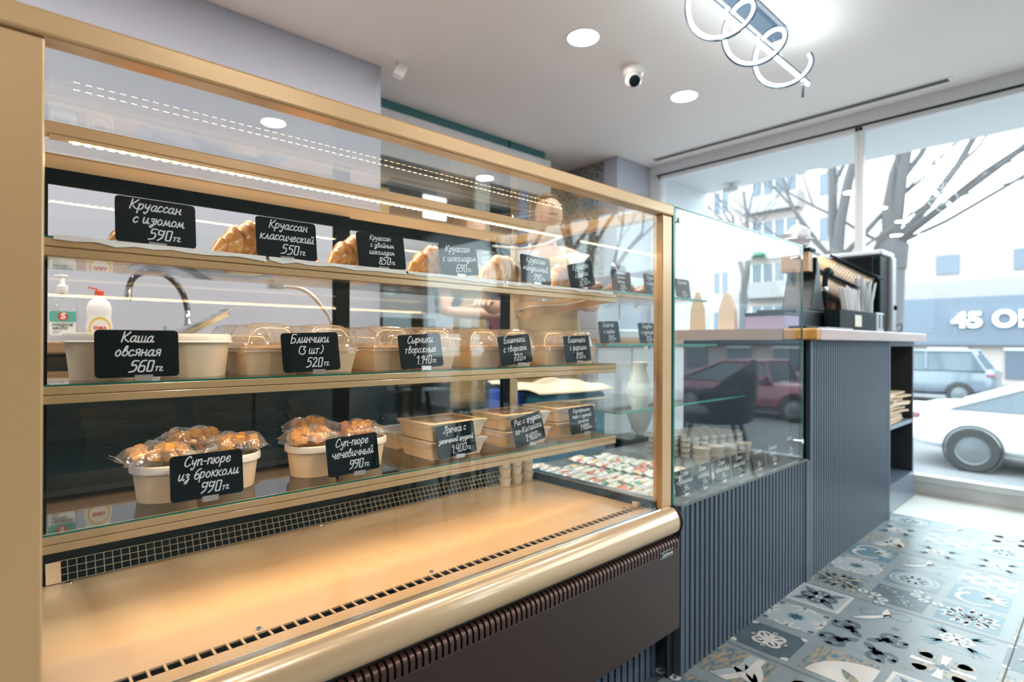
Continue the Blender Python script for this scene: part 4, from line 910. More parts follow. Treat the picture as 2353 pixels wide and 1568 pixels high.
# ---- sauce cups on the deck
def sauce(loc, lab):
    t = thing('sauce_cup', lab, 'sauce cup', loc)
    MB().lathe([(.001, 0), (.0155, 0), (.0195, .026), (.0185, .026), (.015, .001)], n=28).build('cup', SAUCEP, t, smooth=True)
    MB().lathe([(.001, .002), (.0145, .002), (.0175, .020), (.001, .0205)], n=24).build('sauce', SAUCE, t, smooth=True)
    MB().lathe([(.0195, .0245), (.0212, .025), (.0212, .0275), (.0185, .0285), (.001, .0285)], n=28).build('lid', LIDP, t, smooth=True)
    return t
SAUCEP = glass('frosted_cup', (.9, .9, .88), 1.45, .2, extra=.04, body=(.85, .82, .75), bw=.6)
SAUCE = mat('white_sauce', (.95, .88, .70), .5)
sc = sauce((1.158, 1.285, DZ+.0003), 'clear sauce cup with lid, bottom of the left stack on the deck'); reg(sc); sc['group'] = 'sauce cups on the deck'
nm = ['left', 'middle', 'right']; ht = ['bottom', 'second', 'top']
for i, (x, y) in enumerate(((1.158, 1.285), (1.208, 1.288), (1.262, 1.292))):
    for k in range(3):
        if i == 0 and k == 0: continue
        dup(sc, (x+random.uniform(-.001, .001), y, DZ+.0003+.0287*k), label='clear sauce cup with lid, %s of the %s stack on the deck' % (ht[k], nm[i]))

# ================================================================== fluted counter with glass display (X 1.385..2.31) and tall counter
def fluted(mb, x0, x1, y, z0, z1, pitch=.027, depth=.010):
    n = int((x1-x0)/pitch); p = (x1-x0)/n; pts = []
    for k in range(n):
        a = x0+k*p
        pts += [(a, y+depth), (a+p*.24, y+depth), (a+p*.32, y), (a+p*.92, y), (a+p, y+depth)]
    m = len(pts); vs = [(x, yy, z0) for x, yy in pts]+[(x, yy, z1) for x, yy in pts]
    mb.add(vs, [(i, i+1, i+1+m, i+m) for i in range(m-1)])
lc = thing('low_counter', 'low anthracite fluted counter carrying the glass display right of the beige case', 'counter', (1.85, 1.1, 0))
L = lambda o: wparent(o, lc)
FY = .8156
m_ = MB(); fluted(m_, 1.405, 2.292, FY, 0, .4655); L(m_.build('fluted_panel', ANTH))
L(MB().box(1.385, 1.405, FY-.002, 1.45, 0, .4655).box(2.292, 2.330, FY-.004, FY+.02, 0, .4655).box(1.405, 2.31, FY+.012, 1.45, 0, .4655).build('body', ANTH, bevel=.001))
DECKM = mat('graphite_board', (.10, .11, .115), .35, noise=(7, .3, (.14, .15, .15), (1, 5, 1)))
L(MB().box(1.385, 2.310, FY-.002, 1.45, .4655, .4715).build('top_board', DECKM))
L(MB().box(1.353, 1.385, FY+.02, .84, .0, .47).build('filler_strip', BLACKD))
gd = thing('glass_display', 'clear glass display with green edges standing on the low fluted counter', 'glass display', (1.8, 1.1, .4715))
D_ = lambda o: wparent(o, gd)
G0, G1, GT = 1.352, 2.262, 1.290
fg = D_(MB().box(G0, G1, FY, FY+.007, .4725, GT).build('front_glass', GLASS))
MB().box(G0-.0085, G0, FY-.0005, FY+.008, .4725, GT).build('glass_edge', GLASS_EDGE, fg)
MB().box(G0-.0085, G1, FY-.0005, FY+.0075, GT, GT+.003).build('glass_edge', GLASS_EDGE_L, fg)
MB().box(G1, G1+.0015, FY, FY+.007, .4725, GT).build('glass_edge', GLASS_EDGE_L, fg)
D_(MB().box(2.262, 2.308, FY+.012, FY+.05, .4725, .931).build('corner_post', BLACK))
for x, z in ((1.372, 1.255), (2.232, 1.245), (1.372, .548), (2.245, .548)):
    D_(MB().tube([(x, FY-.004, z), (x, FY+.03, z)], .0065, 14).tube([(x, FY-.007, z), (x, FY-.003, z)], .0095, 16).tube([(x if x > 2 else x-.012, FY+.02, z), (x+.03 if x > 2 else x, FY+.02, z)], .004, 8).build('standoff', CHROME, smooth=True))
for i, (z, y, x1) in enumerate(((1.082, 1.085, 2.04), (.912, 1.085, 2.12), (.703, 1.035, 2.26))):
    s_ = D_(MB().prism(rrect(1.40, x1, y+.002, 1.40, .012), 'z', z-.0035, z+.0035).build('shelf', GLASS_SH))
    MB().prism(rrect(1.400, x1, y, y+.022, .009), 'z', z-.0033, z+.0033).build('glass_edge', glass('edge_tint%d' % i, (.45, .82, .74), 1.5, extra=.05), s_) if False else None
    MB().box(1.405, x1-.005, y, y+.0022, z-.0034, z+.0034).build('glass_edge', GLASS_EDGE_L, s_)
    MB().box(1.3985, 1.4005, y+.01, 1.39, z-.0034, z+.0034).build('glass_edge', GLASS_EDGE_L, s_)
    for x in (1.43, 1.455, 1.48, x1-.03): MB().tube([(x, 1.405, z-.012), (x, 1.385, z-.012)], .008, 12).build('stud', CHROME, s_, smooth=True)
# tall counter
tc_ = thing('tall_counter', 'tall anthracite fluted counter with pale oak top and open shelves at its window end', 'counter', (3.1, 1.1, 0))
T = lambda o: wparent(o, tc_)
m_ = MB(); fluted(m_, 2.350, 3.440, FY, 0, .931); T(m_.build('fluted_panel', ANTH))
T(MB().box(2.331, 2.350, FY-.004, FY+.02, 0, .931).box(3.440, 3.467, FY-.002, FY+.02, 0, .931).box(2.331, 3.44, FY+.012, 1.36, 0, .931).build('body', ANTH, bevel=.001))
sx = T(MB().box(3.44, 3.52, FY+.021, 1.36, 0, .931).box(4.045, 4.07, FY+.021, 1.36, 0, .931).box(3.52, 4.045, 1.34, 1.36, 0, .931).build('shelf_cabinet', DARK, bevel=.001))
T(MB().box(3.52, 4.045, FY+.023, 1.34, .448, .468).build('shelf_board', mat('blue_grey_board', (.16, .2, .25), .4)))
T(MB().box(3.50, 4.07, FY+.017, 1.34, .005, .155).build('plinth_board', mat('satin_blue_grey', (.13, .17, .22), .28)))
T(MB().box(3.467, 4.07, FY+.017, FY+.023, .905, .931).build('top_strip', ANTH))
T(MB().box(2.335, 4.085, FY-.040, 1.40, .9325, .978).build('worktop', WOODT, bevel=.005, seg=3))
T(MB().box(2.290, 2.334, FY-.040, .900, .9325, .978).build('worktop_end', WOODE, bevel=.007, seg=3))
T(MB().box(2.290, 2.334, .902, 1.40, .9325, .978).build('worktop_edge', mat('dull_oak_edge', (.42, .31, .24), .4)))
# stack of papers on the shelf
rnd = random.Random(5); PPM = [mat('kraft_sheet', (.62, .45, .30), .7), mat('pale_sheet', (.75, .62, .5), .7)]
st = thing('paper_stack', 'untidy stack of kraft paper bags on the open shelf of the tall counter', 'paper bags', (3.76, 1.02, .469)); 
for k in range(19):
    w_, d_ = .185+rnd.uniform(-.025, .025), .16+rnd.uniform(-.015, .015); z = .0004+k*.0088; a = rnd.uniform(-.12, .12)
    M = Matrix.Translation((rnd.uniform(-.012, .012), rnd.uniform(-.008, .008), z)) @ Matrix.Rotation(a, 4, 'Z')
    b = MB(); n = 8; vs = []
    for i in range(n+1):
        for j in (-1, 1):
            for q in (0, 1): vs.append(M @ Vector((-w_+2*w_*i/n, j*d_, q*.0088+.0016*math.sin(i*1.1+k*.3)+.0018)))
    fs = []
    for i in range(n):
        o_ = i*4; fs += [(o_, o_+4, o_+6, o_+2), (o_+1, o_+3, o_+7, o_+5), (o_, o_+1, o_+5, o_+4), (o_+2, o_+6, o_+7, o_+3)]
    fs += [(0, 2, 3, 1), (n*4, n*4+1, n*4+3, n*4+2)]
    b.add(vs, fs).build('paper_bag', PPM[k % 2], st)
# tags in the display
B = 'black price tag in the glass display'
jt = [('Джем', 'клубничный', '54', 1.462, 'nearest the beige case'), ('Джем', 'сливовый', '54', 1.569, 'second in the row from the beige case'), ('Джем', 'абрикосовый', '54', 1.690, 'third in the row from the beige case'), ('Джем', 'малиновый', '54', 1.806, 'fourth in the row from the beige case'),
      ('Сметана', '', '90', 1.947, 'reading sour cream, fifth in the row'), ('Сгущенка', 'порция', '120', 2.073, 'sixth in the row, before the cream tag'), ('Сливки', '', '54', 2.225, 'at the far right end by the corner post')]
for i, (a, b_, p, x, l) in enumerate(jt):
    card(B+' '+l, x, .846, .4765+(.004 if i < 6 else .02)+.003, [a, b_] if b_ else [a, '  '], p, 30+i, roll=0, lean=-5, sup='тг', clipx=.003)
card(B+', top shelf, beside the last croissants', 1.504, 1.10, 1.0885, ['Булочка', 'улитка с', 'изюмом'], '558', 40, roll=2)
card(B+', top shelf, middle', 1.686, 1.10, 1.0885, ['Булочка', 'с корицей'], '428', 41, roll=2)
card(B+', top shelf, by the chrome standoff', 1.886, 1.10, 1.0885, ['Булочка', ' '], '350', 42, roll=0)
card(B+', middle shelf, left one for the small baguette', 1.444, 1.10, .9185, ['Багетик', 'с сыром'], '345', 43, roll=-2)
card(B+', middle shelf, right one for the sandwich', 1.657, 1.10, .9185, ['Сэндвич', 'с курицей'], '850', 44, roll=0)
# spiral buns
BUN = cromat('bun_crust', (.45, .18, .06), (.25, .08, .02), (.66, .38, .18))
def bun(x, y, z, s, lab, seed):
    pts = []; n = 60
    for k in range(n):
        a = k*.32; r = .038*s*(1-k/n*.92); pts.append((x+r*math.cos(a+seed), y+r*math.sin(a+seed), z+.012*s+.022*s*k/n))
    tag(MB().tube(pts, [.0125*s*(1-.35*k/n) for k in range(n)], 10).build('cinnamon_bun', BUN, smooth=True), lab, 'bun')
for i, (x, y, s, lab) in enumerate(((1.45, 1.19, 1.1, 'spiral bun on the upper glass shelf, left of the first display tag'), (1.59, 1.17, 1.2, 'spiral bun between the first two tags of the upper glass shelf'),
    (1.735, 1.17, 1.1, 'spiral bun behind the second tag of the upper glass shelf'), (1.86, 1.19, 1.1, 'spiral bun beside the third tag of the upper glass shelf'), (1.55, 1.30, 1.2, 'spiral bun in the back row of the upper glass shelf'))):
    bun(x, y, 1.0862, s, lab, i)
# jam sachets
SACH = bpy.data.materials.new('jam_sachet'); SACH.use_nodes = True; nt = SACH.node_tree; b = nt.nodes['Principled BSDF']; b.inputs['Roughness'].default_value = .25
tcn = nt.nodes.new('ShaderNodeTexCoord'); nz = nt.nodes.new('ShaderNodeTexVoronoi'); nz.inputs['Scale'].default_value = 42
oi = nt.nodes.new('ShaderNodeObjectInfo'); va = nt.nodes.new('ShaderNodeVectorMath'); va.operation = 'ADD'
nt.links.new(tcn.outputs['Object'], va.inputs[0]); nt.links.new(oi.outputs['Location'], va.inputs[1]); nt.links.new(va.outputs[0], nz.inputs['Vector'])
sp_ = nt.nodes.new('ShaderNodeSeparateColor'); nt.links.new(nz.outputs['Color'], sp_.inputs[0]); rp = nt.nodes.new('ShaderNodeValToRGB'); rp.color_ramp.interpolation = 'CONSTANT'
rp.color_ramp.elements[0].color = (.82, .80, .76, 1); rp.color_ramp.elements[1].position = .5; rp.color_ramp.elements[1].color = (.75, .22, .14, 1)
for p, c in ((.68, (.80, .76, .70, 1)), (.78, (.10, .28, .16, 1)), (.86, (.82, .5, .2, 1)), (.92, (.8, .78, .74, 1))): e = rp.color_ramp.elements.new(p); e.color = c
nt.links.new(sp_.outputs[0], rp.inputs[0]); nt.links.new(rp.outputs[0], b.inputs['Base Color'])
sb_ = MB(); nx = 8; rings = []
for i in range(nx+1):
    u = -1+2*i/nx; hh = .0045*(1-abs(u)**2.5)+.0004; ww = .019
    rings.append([(u*.045, -ww, .0002), (u*.045, -ww*.5, -0+.0001), (u*.045, ww*.5, .0001), (u*.045, ww, .0002), (u*.045, ww*.6, hh*1.8), (u*.045, 0, hh*2.2), (u*.045, -ww*.6, hh*1.8)])
so = sb_.loft(rings).build('jam_sachet', SACH, smooth=True)
tag(so, 'x', 'jam sachet', 'jam sachets in rows on the display floor')
rs = random.Random(9); nrow = [(1.415, 1.395, 14, .900), (1.505, 1.30, 13, .885), (1.63, 1.39, 13, .90), (1.735, 1.35, 12, .91)]
firsts = True; k2 = 0
for (x, ya, n, yb) in nrow:
    for k in range(n):
        y = ya+(yb-ya)*k/(n-1); loc = (x+rs.uniform(-.004, .004)+.01*k/n, y, .4725+.0012+k*.0)
        if firsts: o = so; firsts = False
        else: o = so.copy(); COL.objects.link(o)
        o.location = loc; o.rotation_euler = (R(14), 0, rs.uniform(-.12, .12))
        o.location.z = .4725+.0052
        o['label'] = 'red and white jam sachet, %s from the back in the %s row' % (ORD[k], ['leftmost', 'second', 'third', 'rightmost'][nrow.index((x, ya, n, yb))])
# creamer cups
CRM = mat('creamer_cup', (.92, .90, .84), .35); FOIL = mat('creamer_foil', (.55, .47, .24), .3, .5, noise=(60, .08, (.07, .09, .25)))
cb_ = MB(); cb_.lathe([(.001, 0), (.0145, 0), (.0165, .004), (.0185, .0195), (.001, .0195)], n=18, mi=0); cb_.lathe([(.0185, .0195), (.0225, .020), (.0225, .0208), (.001, .0212)], n=18, mi=1)
co = cb_.build('creamer_cup', [CRM, FOIL], smooth=True)
tag(co, 'small white creamer cup with foil lid in the stacked block in the glass display', 'creamer cup', 'creamer cups stacked in the display')
firsts = True
for i in range(12):
    for j in range(4):
        for k in range(4):
            x = 1.98+i*.0462-j*.003; y = 1.145-i*.0135+j*.0475
            if x > 2.27: continue
            if firsts: o = co; firsts = False
            else: o = co.copy(); COL.objects.link(o)
            o.location = (x+rs.uniform(-.001, .001), y+rs.uniform(-.001, .001), .4717+k*.0213); o.rotation_euler = (0, 0, rs.uniform(0, 6))
            o['label'] = 'foil-lidded creamer cup, %s column from the left, %s layer, %s row from the front' % (ORD[i], ['bottom', 'second', 'third', 'top'][k], ['first', 'second', 'third', 'last'][j])
# larger sour cream cups with lids in front
SCR = mat('sour_cream', (.85, .72, .52), .5)
t = thing('sour_cream_cup', 'clear cup of sour cream with lid in front of the creamer block', 'sauce cup', (0, 0, 0), group='sour cream cups in the display')
MB().lathe([(.001, 0), (.024, 0), (.030, .030), (.029, .030), (.023, .001)], n=24).build('cup', SAUCEP, t, smooth=True)
MB().lathe([(.001, .002), (.0225, .002), (.0275, .024), (.001, .025)], n=20).build('cream', SCR, t, smooth=True)
MB().lathe([(.030, .0285), (.033, .029), (.033, .032), (.028, .0335), (.001, .0335)], n=24).build('lid', LIDP, t, smooth=True)
reg(t); firsts = True
for i in range(4):
    for k in range(2):
        x = 1.905+i*.072; y = 1.035-i*.018; loc = (x, y, .4717+k*.0338)
        lab = 'clear cup of sour cream, %s one, %s in the row before the creamers' % (['lower', 'upper'][k], ['leftmost', 'second', 'third', 'rightmost'][i])
        if firsts: t.location = loc; t['label'] = lab; firsts = False
        else: dup(t, loc, label=lab)

# ---- things on the tall counter
TOPZ = .9783
mc = thing('coffee_machine', 'black and silver bean coffee machine on the tall counter by the window', 'coffee machine', (3.6, 1.1, TOPZ))
SILV = mat('silver_plastic', (.50, .54, .58), .3, .4)
Mw = lambda o: wparent(o, mc)
Mw(MB().box(3.50, 3.66, .870, 1.30, TOPZ+.012, 1.400).build('body', BLACK, bevel=.012, seg=3))
Mw(MB().box(3.665, 3.745, .850, 1.31, TOPZ+.012, 1.405).build('side_panel', SILV, bevel=.012, seg=3))
Mw(MB().box(3.50, 3.74, .86, 1.30, 1.400, 1.430).build('top_tray', SILV, bevel=.008, seg=3))
Mw(MB().box(3.485, 3.505, .90, 1.24, 1.30, 1.395).build('display_panel', mat('black_gloss', (.004, .005, .006), .06), bevel=.004))
Mw(MB().box(3.42, 3.50, 1.135, 1.25, TOPZ+.012, TOPZ+.05).build('drip_tray', STEEL, bevel=.004))
for y in (.9, 1.27):
    for x in (3.53, 3.72): Mw(MB().lathe([(.012, 0), (.012, .0125)], (x, y, TOPZ), 12).build('foot', BLACK))
Mw(MB().lathe([(.014, 0), (.012, .012), (.001, .013)], n=16, M=Matrix.Translation((3.705, .85, 1.12)) @ Matrix.Rotation(R(90), 4, 'X')).build('knob', BLACK, smooth=True))
Mw(MB().tube(catmull([(3.72, .845, 1.02), (3.755, .83, 1.03), (3.765, .83, 1.0), (3.74, .84, .985)], 5), .003, 6).build('cable', BLACK, smooth=True))
# cup dispenser
cd = thing('cup_dispenser', 'slanted black cup dispenser in front of the coffee machine', 'cup dispenser', (3.3, 1.0, TOPZ))
Cw = lambda o: wparent(o, cd)
CUPK = mat('paper_cup_kraft', (.66, .48, .27), .5); CUPW = mat('paper_cup_rim', (.80, .74, .66), .5)
def frame_along(p, d):
    q = Vector(d).normalized().to_track_quat('Z', 'Y').to_matrix().to_4x4(); return Matrix.Translation(p) @ q
def cup_stack(base, d, n, s, lab):
    t_ = thing('cup_stack', lab, 'paper cups', base)
    Mq = Vector(d).normalized().to_track_quat('Z', 'Y').to_matrix().to_4x4()
    for k in range(n):
        sh_ = .0135*s*k
        mb = MB(); mb.lathe([(.0415*s, sh_), (.0435*s, sh_+.001), (.0435*s, sh_+.006), (.041*s, sh_+.007), (.029*s, sh_+.105*s), (.028*s, sh_+.106*s), (.001, sh_+.103*s)], n=26, M=Mq)
        mb.m = [1 if (i // 26) < 3 else 0 for i in range(len(mb.f))]
        mb.build('paper_cup', [CUPK, CUPW], t_, smooth=True)
    return t_
d1 = (0, .85, .53)
cup_stack((3.42, .905, 1.225), d1, 13, 1.15, 'long stack of kraft paper cups leaning up the slanted dispenser')
cup_stack((3.10, .915, 1.165), (0, .86, .51), 9, .85, 'shorter stack of kraft paper cups in the lower slanted channel')
cup_stack((2.955, 1.06, 1.13), (0, .80, .60), 1, .8, 'single kraft paper cup leaning beside the black scanner')
def chan(x, w_, y, z, d, off, Ls):
    dy, dz = d; ny, nz = -dz, dy; mb = MB()
    for s_, th in ((1, .012), (-1, .006)):
        o_ = s_*off; q = [(y+ny*o_-dy*.03, z+nz*o_-dz*.03), (y+ny*o_+dy*Ls, z+nz*o_+dz*Ls), (y+ny*(o_+s_*th)+dy*Ls, z+nz*(o_+s_*th)+dz*Ls), (y+ny*(o_+s_*th)-dy*.03, z+nz*(o_+s_*th)-dz*.03)]
        mb.prism(q, 'x', x-w_, x+w_)
    return Cw(mb.build('channel', BLACK, bevel=.001))
chan(3.42, .050, .905, 1.225, (.85, .53), .056, .24); chan(3.10, .040, .915, 1.165, (.86, .51), .044, .16)
Cw(MB().prism([(.897, TOPZ), (.925, TOPZ), (.925, 1.175), (.90, 1.20), (.897, 1.20)], 'x', 3.472, 3.482).build('side_plate', SILV, bevel=.002))
Cw(MB().box(3.36, 3.47, .96, 1.12, TOPZ, 1.17).box(3.06, 3.14, 1.08, 1.12, TOPZ, 1.20).box(3.06, 3.47, 1.08, 1.12, TOPZ, TOPZ+.02).build('base', BLACK, bevel=.003))
# straw holder box
sh = thing('straw_holder', 'black tabletop holder with silver side slots for straws and stirrers', 'holder', (3.05, .9, TOPZ))
Sw = lambda o: wparent(o, sh)
hb = MB(); hb.box(2.78, 3.34, .845, .853, TOPZ, 1.075); hb.box(2.78, 3.34, .905, .913, TOPZ, 1.075); hb.box(2.78, 2.788, .853, .905, TOPZ, 1.075); hb.box(3.332, 3.34, .853, .905, TOPZ, 1.075); hb.box(3.12, 3.125, .853, .905, TOPZ, 1.06); hb.box(2.788, 3.332, .853, .905, TOPZ, TOPZ+.006)
Sw(hb.build('box', BLACK, bevel=.001))
Sw(MB().box(3.342, 3.47, .845, .853, TOPZ, 1.08).box(3.342, 3.47, .885, .89, TOPZ, 1.08).build('side_slots', SILV, bevel=.002))
Sw(MB().box(3.385, 3.40, .8435, .845, 1.0, 1.07).box(3.45, 3.462, .8435, .845, 1.0, 1.07).build('slot', BLACKD))
Sw(MB().box(2.985, 3.085, .8425, .845, 1.0, 1.055).build('note', mat('cream_sticker', (.78, .74, .64), .6), bevel=.001))
rs2 = random.Random(4)
STW = mat('white_straw', (.80, .79, .80), .35); STC = glass('wrapped_straw', (.75, .8, .85), 1.5, .1, extra=.2, body=(.75, .78, .82), bw=.4)
for k in range(16):
    x = 2.985+.007*k; tp = -.11+.0085*k
    tag(MB().tube([(x, .862+.012*(k % 3), TOPZ+.008), (x+tp+rs2.uniform(-.006, .006), .862+.012*(k % 3), 1.185+rs2.uniform(-.008, .008))], .0042, 8).build('white_stirrer', STW, smooth=True),
        'white paper straw fanned out in the black holder, %s from the left' % ORD[k], 'straw', 'white straws in the black holder')
for k in range(14):
    x = 3.135+.012*k; tp = (-.05+.014*k)
    tag(MB().tube([(x, .864+.012*(k % 3), TOPZ+.008), (x+tp*.5, .864+.012*(k % 3), 1.14), (x+tp+rs2.uniform(-.01, .01), .864+.012*(k % 3), 1.245+rs2.uniform(-.012, .012))], .0045, 8).build('wrapped_straw', STC, smooth=True),
        'clear wrapped straw in the right half of the black holder, %s from the left' % ORD[k], 'straw', 'wrapped straws in the black holder')
# low black box, handle, copper jug, tablet stand
kb = tag(MB().box(2.50, 3.03, .93, 1.10, TOPZ, 1.068).build('knock_box', DARK, bevel=.006), 'low black box on the left end of the tall counter', 'box')
t = thing('till_screen', 'black curved back of a till screen at the left end of the tall counter', 'till', (2.80, .99, 1.0685))
pf = [(-.10, 0), (.09, 0), (.055, .05), (.03, .13), (.012, .21), (-.01, .25), (-.03, .25), (-.03, .18)]
MB().prism([(a, c) for a, c in pf], 'y', -.05, .08).build('screen_back', mat('gloss_black', (.006, .010, .016), .35), t, bevel=.006, seg=3)
MB().box(-.11, -.035, -.05, .09, .27, .285).build('top_plate', BLACK, t, bevel=.003); MB().box(-.10, -.05, -.04, .08, .18, .27).build('spine', WOODK, t)
t = thing('hand_scanner', 'black handheld scanner upright on its stand with a cable', 'scanner', (2.95, .965, 1.0685))
MB().lathe([(.028, 0), (.028, .006), (.012, .012), (.011, .09), (.001, .09)], n=20).build('stand', BLACK, t, smooth=True)
MB().tube(catmull([(0, 0, .08), (.004, 0, .14), (.018, 0, .19), (.05, 0, .205), (.07, 0, .195)], 4), [.013]*8+[.02]*9, 12).build('scanner_body', BLACK, t, smooth=True)
MB().lathe([(.015, 0), (.016, .012), (.014, .02)], n=16, M=Matrix.Translation((.002, 0, .105))).build('chrome_ring', CHROME, t, smooth=True)
MB().tube(catmull([(0, -.012, .02), (-.02, -.028, .008), (-.05, -.032, .004), (-.10, -.03, .004)], 5), .0028, 6).build('cable', BLACK, t, smooth=True)
COP = mat('dark_copper', (.18, .065, .03), .35, .5, noise=(12, .3, (.05, .04, .035)))
t = thing('copper_jug', 'dark copper coloured round pot behind the straw holder', 'pot', (3.235, .993, TOPZ))
MB().lathe([(.001, 0), (.045, 0), (.066, .03), (.071, .09), (.068, .145), (.064, .16), (.061, .16), (.065, .145), (.067, .09)], n=36).build('pot', COP, t, smooth=True)
tag(MB().box(2.47, 2.80, .80, .845, TOPZ, TOPZ+.008).build('menu_sheet', SILV), 'flat grey leaflet strip on the front edge of the pale oak top', 'leaflet')
tag(MB().box(2.302, 2.44, .82, .885, TOPZ, TOPZ+.01).build('card_terminal', BLACK, bevel=.003), 'small flat black device on the orange end of the worktop', 'device')
# crumpled clear bag behind
cbg = MB(); rg = random.Random(2); rings = []
for i in range(9):
    v = i/8; rr_ = .09*math.sin(math.pi*(v*.9+.05))**.7
    rings.append([((rr_*(1+rg.uniform(-.3, .3)))*math.cos(a*.5236), (rr_*(1+rg.uniform(-.3, .3)))*math.sin(a*.5236), .25*v) for a in range(12)])
o = cbg.loft(rings).build('crumpled_bag', mat('crumpled_film', (.74, .75, .80), .3, 0, .6, bump=(20, 1)), smooth=True, loc=(2.68, 1.16, 1.0685+.05))
tag(o, 'crumpled whitish plastic bag lying on top of the till', 'plastic bag'); o.location = (2.73, 1.01, 1.0685+.2855); o.scale = (.7, .7, .45)
# paper bags and lilac box behind the glass
def pbag(lab, x, y, w_, d_, h, mt, rz):
    b = MB(); b.loft([[(-w_, -d_, 0), (w_, -d_, 0), (w_, d_, 0), (-w_, d_, 0)], [(-w_, -d_*.9, h*.55), (w_, -d_*.9, h*.55), (w_*.93, 0, h*.55) if False else (w_, d_*.9, h*.55), (-w_, d_*.9, h*.55)], [(-w_, -d_*.25, h), (w_, -d_*.25, h), (w_, d_*.25, h), (-w_, d_*.25, h)]])
    o = b.build('paper_bag', mt); o.location = (x, y, TOPZ); o.rotation_euler = (0, 0, rz); return tag(o, lab, 'paper bag')
pbag('kraft paper bag with a crumpled top standing on the worktop, left of two', 2.37, 1.31, .045, .035, .17, KRAFT, .5)
pbag('kraft paper bag beside the lilac box behind the glass display', 2.46, 1.21, .05, .035, .165, KRAFT_L, .3)
LIL = mat('lilac_board', (.52, .42, .62), .5)
t = thing('lilac_box', 'flat lilac tea box with dark lid edge on the worktop behind the glass', 'box', (2.42, .98, TOPZ))
MB().box(-.09, .06, -.07, .09, 0, .055).build('box', LIL, t, bevel=.001); MB().box(-.092, .062, -.072, .092, .055, .068).build('lid', DARK, t)

# ================================================================== staff side: sink counter, kitchen, people
GRC = mat('dark_teal_cabinet', (.004, .014, .017), .3)
t = thing('sink_counter', 'brown wooden worktop with dark cabinets against the grey wall behind the case', 'kitchen counter', (.2, 2.45, 0))
K = lambda o: wparent(o, t)
K(MB().box(-1.6, 1.32, 2.14, 2.755, .880, .918).build('worktop', WOODK, bevel=.006, seg=3))
K(MB().box(-1.6, 1.30, 2.18, 2.755, .0, .880).build('cabinet', GRC))
for x in (-.5, .1, .7): K(MB().box(x+.004, x+.592, 2.162, 2.18, .08, .872).build('door', GRC, bevel=.002))
K(MB().box(.36, .86, 2.25, 2.62, .9185, .9215).build('sink_rim', STEEL, bevel=.001))
sk = MB(); sk.box(.40, .82, 2.29, 2.58, .9216, .9222); K(sk.build('sink_basin', mat('dark_steel', (.25, .26, .27), .25, 1)))
WZ = .9185
f = thing('black_faucet', 'tall gooseneck kitchen tap, black hose arch with chrome spout', 'tap', (.523, 2.36, WZ+.004))
BLK = mat('dark_chrome', (.10, .10, .11), .12, .9)
ar = catmull([(0, 0, .06), (.0, 0, .12), (-.02, 0, .185), (-.065, 0, .235), (-.12, 0, .248), (-.165, 0, .225), (-.182, 0, .185)], 5)
MB().tube(ar, .0105, 12).build('neck', BLK, f, smooth=True)
MB().tube([(-.182, 0, .187), (-.186, 0, .150), (-.187, 0, .138)], [.0125, .0145, .0135], 16).build('spout', CHROME, f, smooth=True)
MB().lathe([(.026, 0), (.026, .006), (.019, .012), (.019, .055), (.014, .062), (.011, .11)], n=24).build('base', CHROME, f, smooth=True)
MB().tube([(-.015, 0, .03), (-.075, -.01, .036)], .007, 10).tube([(-.072, -.01, .034), (-.072, -.01, .05)], .009, 10).build('lever', CHROME, f, smooth=True)
f = thing('bar_faucet', 'brushed angled tap with square head behind the middle of the case', 'tap', (1.10, 2.45, WZ))
MB().tube(catmull([(.03, 0, 0), (.03, 0, .09), (-.02, 0, .165), (-.10, 0, .232), (-.20, 0, .24)], 5), .009, 10).build('neck', mat('brushed_nickel', (.62, .55, .48), .3, .9), f, smooth=True)
MB().box(-.255, -.19, -.014, .014, .226, .252).box(-.25, -.225, -.012, .012, .252, .272).build('head', STEEL, f, bevel=.004)
# soap bottle and detergent
SOAPB = glass('clear_bottle', (.93, .96, .97), 1.45, .04, extra=.03, body=(.8, .85, .88), bw=.18)
b = thing('soap_bottle', 'clear liquid soap pump bottle with a green and white label, leftmost on the counter', 'soap bottle', (.153, 2.28, WZ))
def ov(w, d, z, n=28, p=2.6): return [(w*math.copysign(abs(math.cos(2*math.pi*k/n))**(2/p), math.cos(2*math.pi*k/n)), d*math.copysign(abs(math.sin(2*math.pi*k/n))**(2/p), math.sin(2*math.pi*k/n)), z) for k in range(n)]
MB().loft([ov(.036, .022, 0), ov(.039, .025, .006), ov(.039, .025, .105), ov(.033, .021, .128), ov(.016, .013, .145), ov(.0125, .0125, .150), ov(.0125, .0125, .158)]).build('bottle', SOAPB, b, smooth=True)
MB().lathe([(.015, .150), (.016, .152), (.016, .175), (.008, .180), (.0055, .205), (.001, .205)], n=20).build('pump_collar', WHITEP, b, smooth=True)
MB().box(-.010, .014, -.007, .007, .203, .211).box(-.022, -.008, -.005, .005, .2035, .209).build('pump_head', WHITEP, b, bevel=.003, seg=3)
MB().tube([(0, 0, .15), (.002, 0, .01)], .002, 6).build('dip_tube', WHITEP, b)
lb = [MB().prism(rrect(-.033, .033, .018, .094, .006), 'y', -.0265, -.0256).build('label', mat('label_white', (.80, .84, .84), .4), b)]
MB().prism(rrect(-.033, .033, .060, .094, .006), 'y', -.0268, -.0266).build('label_band', mat('label_green', (.10, .42, .34), .4), lb[0])
MB().lathe([(.001, 0), (.0135, 0)], n=28, M=Matrix.Translation((0, -.0271, .078)) @ Matrix.Rotation(R(90), 4, 'X')).build('emblem', mat('label_red', (.62, .06, .04), .4), lb[0])
text_obj('emblem_letter', 'S', .026, WHITEP, lb[0], .0001, .0012, .1, M=MF(0, -.0274, .0785))
INK = mat('label_ink', (.04, .10, .10), .5)
